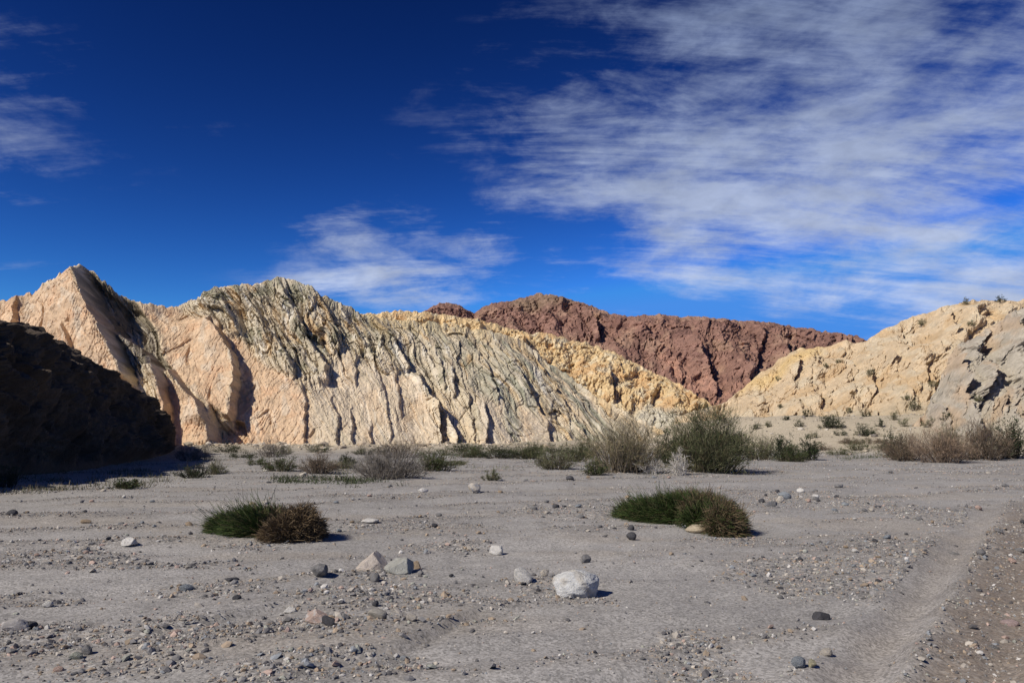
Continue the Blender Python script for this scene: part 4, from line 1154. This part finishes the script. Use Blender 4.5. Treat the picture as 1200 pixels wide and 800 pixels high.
SHRUBS = [
    ('palo_verde_shrub', 'tall bushy grey-green shrub, the largest plant on the edge of the wash', 785, 886, 476, 554, 'verde', 15000, None, {}),
    ('twiggy_shrub', 'tall straw-brown nearly leafless twiggy shrub beside the largest grey-green shrub', 690, 780, 486, 554, 'straw', 5200, None, {}),
    ('dead_brush', 'bleached white dead brush spread low between the brown twiggy shrub and the green one', 748, 788, 536, 556, 'pale', 500, None, {}),
    ('dead_brush', 'bleached white dead branches drooping in a fountain shape against the largest green shrub', 784, 814, 527, 557, 'pale', 600, None, {}),
    ('leafy_shrub', 'dark green leafy shrub peeping out behind the brown twiggy shrub', 770, 803, 500, 535, 'dark', 1800, 42, {}),
    ('twiggy_shrub', 'low grey-green brush continuing behind the largest shrub toward the slope', 868, 915, 505, 535, 'olive', 2600, 46, {}),
    ('creosote_shrub', 'blackish green creosote shrub behind the rounded green bush at the wash edge', 906, 936, 507, 534, 'dark', 1500, 44, {}),
    ('creosote_shrub', 'small blackish green creosote shrub at the foot of the sandy spur', 937, 961, 504, 526, 'dark', 1100, 46, {}),
    ('rounded_bush', 'low dome-shaped green broom bush sitting at the wash edge', 912, 951, 521, 541, 'green', 2600, None, {}),
    ('creosote_shrub', 'dark green creosote shrub alone on the pale talus slope', 962, 990, 483, 502, 'dark', 1600, None, {}),
    ('creosote_shrub', 'small dark green shrub below the hollow in the sandstone wall', 1002, 1027, 495, 511, 'dark', 1300, None, {}),
    ('creosote_shrub', 'dark shrub rising behind the brown brush below the grey outcrop', 1034, 1060, 500, 520, 'dark', 1100, 50, {}),
    ('dry_bush', 'rounded rust-brown dry bush, first of the brush line below the grey outcrop', 1036, 1090, 508, 540, 'brown', 3200, None, {}),
    ('dry_bush', 'wide straw-brown dry bush in the middle of the brush line below the outcrop', 1074, 1142, 499, 542, 'rusty', 4200, None, {}),
    ('dry_bush', 'tall loose brown bush ending the brush line below the outcrop', 1126, 1192, 490, 539, 'brown', 3600, None, {}),
    ('dry_bush', 'olive-grey bush standing behind the straw-brown one below the outcrop', 1092, 1130, 494, 524, 'olive', 1800, 48, {}),
    ('creosote_shrub', 'blackish creosote shrub on the slope under the rounded foot of the outcrop', 1168, 1198, 476, 506, 'dark', 1500, 46, {}),
    ('dry_bush', 'small dark green sprout in the gap between two brown bushes', 1134, 1150, 524, 539, 'dark', 500, None, {}),
    ('low_shrub', 'low dark green shrub spreading below the orange cliff slab', 306, 348, 533, 552, 'green', 2000, None, {}),
    ('low_shrub', 'rounded brown shrub between the low dark green shrub and the wide grey brush', 350, 394, 530, 555, 'brown', 2400, None, {}),
    ('leafy_shrub', 'small blackish shrub standing at the foot of a cleft in the cliff', 397, 415, 526, 544, 'dark', 900, None, {}),
    ('twiggy_shrub', 'wide grey leafless brush with pale twigs below the cliff', 408, 494, 521, 562, 'grey', 4600, None, {}),
    ('twiggy_shrub', 'thin grey leafless twigs against the base of the orange slab', 296, 340, 516, 540, 'grey', 1300, 52, {}),
    ('low_shrub', 'rounded green shrub touching the wide grey brush', 482, 533, 525, 552, 'green', 2600, None, {}),
    ('twiggy_shrub', 'brown twigs standing behind the wide grey brush', 440, 500, 512, 540, 'brown', 1500, 50, {}),
    ('low_shrub', 'dense dark green shrub at the end of the black rock shadow', 200, 246, 541, 560, 'dark', 1800, None, {}),
    ('low_shrub', 'small olive shrub beyond the dense dark green one by the rock shadow', 238, 264, 538, 556, 'olive', 1000, None, {}),
    ('twiggy_shrub', 'grey twiggy shrub behind the dense dark green one by the rock shadow', 200, 252, 520, 548, 'grey', 1800, 46, {}),
    ('low_shrub', 'dark low shrub under the cliff, first of the green row', 536, 572, 521, 536, 'green', 2600, None, dict(wide=1.25)),
    ('low_shrub', 'dark low shrub under the cliff, second of the green row', 566, 604, 521, 537, 'dark', 2400, None, dict(wide=1.25)),
    ('low_shrub', 'dark low shrub under the cliff, third of the green row', 598, 642, 519, 538, 'green', 3000, None, dict(wide=1.2)),
    ('low_shrub', 'pale olive bush standing forward of the green row', 624, 676, 522, 550, 'olive', 2600, None, {}),
    ('low_shrub', 'darker green bush close behind the pale olive bush', 648, 702, 518, 542, 'green', 2200, 44, {}),
    ('low_shrub', 'small bright green bush at the foot of the brown twiggy shrub', 682, 714, 539, 557, 'green', 1400, None, {}),
    ('grass_tuft', 'small lone tuft of grey-green grass out on the wash', 563, 585, 550, 563, 'olive', 700, None, {}),
    ('low_shrub', 'dark shrub lying in the shadow of the black hill', -14, 22, 543, 571, 'dark', 1200, None, {}),
    ('low_shrub', 'flat green shrub hugging the sand near the end of the hill shadow', 128, 160, 560, 573, 'green', 900, None, {}),
    ('olive_shrub', 'small olive brush beside the pale rocks of the yellow slope', 672, 706, 505, 530, 'olive', 1200, 50, {}),
]
for i, (nm, lab, x0, x1, yt, yb, kd, n, D, kw) in enumerate(SHRUBS):
    shrub_px(nm, lab, x0, x1, yt, yb, kd, n, 1000 + i, D, **kw)

# small shrubs dotted over the sandstone hill
DOTS = [(886, 503, 13, 8, 'dark'), (902, 500, 9, 6, 'olive'), (935, 500, 12, 8, 'dark'), (955, 513, 14, 8, 'olive'), (1014, 488, 10, 7, 'dark'), (1030, 500, 13, 9, 'dark'), (1108, 492, 13, 9, 'dark'), (1062, 468, 9, 6, 'olive'), (915, 478, 8, 5, 'dark'), (1146, 470, 9, 6, 'olive'), (947, 488, 11, 9, 'dark'), (1020, 440, 10, 9, 'olive'), (1093, 454, 12, 8, 'olive'), (1072, 480, 16, 12, 'dark'), (1048, 492, 13, 10, 'olive'), (995, 484, 9, 6, 'olive'),
        (912, 446, 8, 5, 'olive'), (1081, 381, 10, 7, 'olive'), (1133, 357, 11, 7, 'olive'), (1173, 354, 11, 8, 'dark'), (985, 510, 14, 7, 'dark'), (1060, 500, 12, 9, 'olive'), (922, 492, 8, 5, 'dark'), (1138, 382, 9, 6, 'olive'), (983, 425, 7, 4, 'olive'), (968, 430, 6, 4, 'olive'), (1090, 500, 14, 10, 'olive')]
for i, (px, py, w, h, kd) in enumerate(DOTS):
    lab = 'tiny blackish shrub dotted on the sandstone hill' if kd == 'dark' else 'tiny olive shrub dotted on the sandstone hill'
    g = hit(px, py)
    if g is None: g = hit(px, py + 4)
    if g is None: continue
    m = g[1] / FPX
    make_shrub('hill_shrub', lab, g, w * m * 1.2, w * m, h * m * 1.3, kd, 420, 1200 + i, 'tiny %s shrubs on the sandstone hill' % ('blackish' if kd == 'dark' else 'olive'))

# the loose band of scrub along the foot of the cliff
r4 = np.random.default_rng(41)
for i, (px, py) in enumerate([(282, 536), (330, 532), (372, 530), (425, 533), (448, 532), (520, 534), (540, 529), (556, 531), (586, 530), (612, 533), (628, 529), (650, 531), (668, 533), (690, 534), (705, 548), (535, 545), (300, 545), (265, 530), (402, 549), (745, 530), (722, 528), (1010, 528), (1000, 520), (962, 528), (985, 533), (1052, 526), (1022, 520)]):
    kd = ('green', 'brown', 'olive', 'dark')[int(r4.choice(4, p=[0.4, 0.25, 0.2, 0.15]))]
    right = px > 900
    lab = {'green': 'low dusty green scrub plant', 'brown': 'low dry brown scrub plant', 'olive': 'low pale olive scrub plant', 'dark': 'low blackish green scrub plant'}[kd]
    where = ' on the terrace below the sandstone hill' if right else ' in the loose band along the cliff foot'
    w, h = r4.uniform(20, 40), r4.uniform(7, 14)
    shrub_px('scrub_plant', lab + where, px - w / 2, px + w / 2, py - h, py, kd, int(r4.uniform(800, 1300)), 1300 + i, None, group='%s scrub plants%s' % (kd, where))

def make_mound(name, label, x, y, comps, seed):
    """a wind-combed broom plant: woody hummock and thousands of fine stems"""
    r = np.random.default_rng(seed)
    z0 = float(H(x, y))
    root = link(name, None, None, (x, y, z0))
    tag(root, label, 'bush')
    for (cx, cy, rx, ry, h, pal, flow, n, ln, part, lab) in comps:
        V, F = ICO[3]
        V = V.copy()
        bump = 1 + 0.16 * pn2(V[:, 0] * 2.2 + seed, V[:, 1] * 2.2 + V[:, 2] * 2, seed)
        Vc = V * bump[:, None] * np.array([rx, ry, h]) * 0.80 + np.array([cx, cy, -0.02])
        cc = np.tile(np.array(pal[0][0]) * 0.7, (len(V), 1))
        o = link('hummock', mesh_np('hummock', Vc, F, M_TWIG, cc), root)
        u = r.normal(size=(n, 3)); u[:, 2] = np.abs(u[:, 2]); u /= np.linalg.norm(u, axis=1, keepdims=True)
        bu = 1 + 0.16 * pn2(u[:, 0] * 2.2 + seed, u[:, 1] * 2.2 + u[:, 2] * 2, seed) + 0.24 * pn2(u[:, 0] * 7, u[:, 1] * 7 + u[:, 2] * 5, seed + 3)
        p = u * (bu * r.uniform(0.70, 0.97, n))[:, None] * np.array([rx, ry, h]) + np.array([cx, cy, 0])
        d = u * 0.5 + np.array(flow) + r.normal(size=(n, 3)) * 0.42
        d[:, 2] = np.maximum(d[:, 2], -0.15)
        d /= np.linalg.norm(d, axis=1, keepdims=True)
        clump = 1 + 0.35 * pn2(u[:, 0] * 5 + 3, u[:, 1] * 5 + u[:, 2] * 4, seed + 8)
        p[:, 2] = np.maximum(p[:, 2], 0.0)
        lens = ln * r.uniform(0.5, 1.3, n)
        stray = r.random(n) < 0.06
        lens = np.where(stray, lens * r.uniform(1.3, 2.3, n), lens)
        d[stray] += r.normal(size=(stray.sum(), 3)) * 0.5 + np.array([0, 0, 0.35])
        d /= np.linalg.norm(d, axis=1, keepdims=True)
        V, F, Cc = blades(p, d, lens, 0.0085, pick(r, n, pal) * clump[:, None], r, 0.5)
        V[:, 2] = np.maximum(V[:, 2], -0.02)
        so = link('stems', mesh_np('stems', V, F, M_LEAF, Cc), root)
        so['label'] = lab
    return root
GREEN = [((0.045, 0.072, 0.018), 5), ((0.070, 0.095, 0.026), 3), ((0.028, 0.042, 0.012), 3), ((0.12, 0.10, 0.05), 2)]
BROWN = [((0.125, 0.085, 0.045), 5), ((0.18, 0.13, 0.075), 3), ((0.075, 0.05, 0.028), 3)]
MIXED = [((0.125, 0.088, 0.048), 4), ((0.055, 0.075, 0.022), 3), ((0.17, 0.125, 0.075), 2), ((0.07, 0.05, 0.028), 2)]
def rel(c, px, py, dy=0.0):
    q = G(px, py)
    return q[0] - c[0], q[1] - c[1] + dy
def ridge_mound(name, label, anchor, spine, seed):
    """spine: (px, py of the near foot, half width px, height px, depth m, palette, flow, n, stem length, part label)"""
    c0 = G(*anchor); comps = []
    for (px, py, hw, hp, dep, pal, flow, n, ln, lab) in spine:
        q = G(px, py); m = q[1] / FPX
        comps.append((q[0] - c0[0], q[1] - c0[1] + dep, hw * m * 0.93, dep, hp * m * 0.88, pal, flow, n, ln, 'stems', lab))
    return make_mound(name, label, c0[0], c0[1], comps, seed)
ridge_mound('broom_mound', 'long green broom mound with a brown crown and a tan block of sand beneath it', (812, 614),
    [(752, 608, 24, 15, 0.35, GREEN, (-0.9, -0.1, 0.10), 4000, 0.20, 'deep green fine stems combed flat to one side'),
     (776, 611, 36, 25, 0.40, GREEN, (-0.8, -0.2, 0.15), 7000, 0.20, 'deep green fine stems combed to one side'),
     (806, 614, 40, 33, 0.45, GREEN, (-0.6, -0.35, 0.15), 9000, 0.18, 'dark green stems in the middle of the mound'),
     (815, 602, 44, 27, 0.50, MIXED, (-0.35, 0.1, 0.1), 6000, 0.12, 'brown dry crown over the green stems'),
     (838, 619, 34, 40, 0.50, MIXED, (-0.1, -0.3, 0.0), 7000, 0.15, 'mixed brown and green stems'),
     (832, 622, 26, 26, 0.40, GREEN, (-0.2, -0.5, 0.0), 5000, 0.18, 'dark green stems hanging over the sand'),
     (858, 629, 24, 40, 0.42, MIXED, (0.3, -0.4, -0.2), 6500, 0.15, 'brown and green stems drooping to the sand')], 71)
ridge_mound('broom_mound', 'low mound, half trailing green stems and half round brown dry thatch, on open sand', (310, 632),
    [(266, 628, 24, 15, 0.28, GREEN, (-0.9, -0.1, 0.08), 5000, 0.20, 'green trailing stems laid flat by the flood'),
     (292, 632, 32, 26, 0.34, GREEN, (-0.9, -0.2, 0.10), 8000, 0.22, 'green trailing stems beside the thatch'),
     (312, 632, 28, 32, 0.40, MIXED, (-0.4, -0.1, 0.0), 6000, 0.11, 'brown thatch between the stems and the dome'),
     (343, 638, 30, 42, 0.42, BROWN, (0.1, -0.15, -0.2), 9000, 0.09, 'round brown dry thatch'),
     (324, 639, 24, 26, 0.30, BROWN, (-0.4, -0.3, -0.1), 5000, 0.11, 'brown thatch spilling over the green stems')], 72)

# low dry grass and seedlings on the terraces: nobody could count it
def ground_cover():
    r = np.random.default_rng(77)
    zones = [((-20, 200, 551, 580), 2600, 'g'), ((325, 480, 561, 569), 1500, 'd'), ((900, 1200, 508, 534), 9000, 'o'), ((930, 1060, 509, 530), 2500, 'd'), ((985, 1050, 533, 539), 900, 'd'), ((520, 700, 527, 536), 1600, 'd'), ((210, 330, 526, 540), 900, 'g'), ((480, 640, 540, 550), 300, 'o'), ((700, 900, 548, 556), 500, 'g'), ((370, 420, 540, 562), 500, 'o')]
    pal = {'g': [((0.10, 0.095, 0.05), 2), ((0.06, 0.065, 0.03), 2), ((0.16, 0.13, 0.085), 2)], 'd': [((0.04, 0.055, 0.02), 3), ((0.075, 0.075, 0.035), 1)], 'o': [((0.14, 0.14, 0.075), 3), ((0.20, 0.18, 0.11), 2), ((0.08, 0.085, 0.04), 1)]}
    VV, FF, CC = [], [], []; off = 0
    for (x0, x1, y0, y1), n, k in zones:
        A = [G(x0, y0), G(x1, y0), G(x0, y1), G(x1, y1)]
        nt = n // 9
        a = r.random(nt); b = r.random(nt)
        top = A[0][None] * (1 - a[:, None]) + A[1][None] * a[:, None]; bot = A[2][None] * (1 - a[:, None]) + A[3][None] * a[:, None]
        c = top * (1 - b[:, None]) + bot * b[:, None]
        keep = pn2(c[:, 0] * 0.35, c[:, 1] * 0.35, 78) > -0.12
        c = c[keep]; nt = len(c)
        p = np.repeat(c, 14, 0) + r.normal(size=(nt * 14, 3)) * np.array([0.22, 0.18, 0])
        p[:, 2] = H(p[:, 0], p[:, 1])
        d = r.normal(size=p.shape) * 0.5 + np.array([0, 0, 0.8]); d /= np.linalg.norm(d, axis=1, keepdims=True)
        V, F, Cc = blades(p, d, r.uniform(0.05, 0.22, len(p)), 0.018, pick(r, len(p), pal[k]), r)
        VV.append(V); FF.append(F + off); CC.append(Cc); off += len(V)
    o = link('ground_cover', mesh_np('ground_cover', np.concatenate(VV), np.concatenate(FF), M_LEAF, np.concatenate(CC)))
    tag(o, 'sparse dry grass and seedlings along the edges of the wash', 'grass', kind='stuff')
ground_cover()
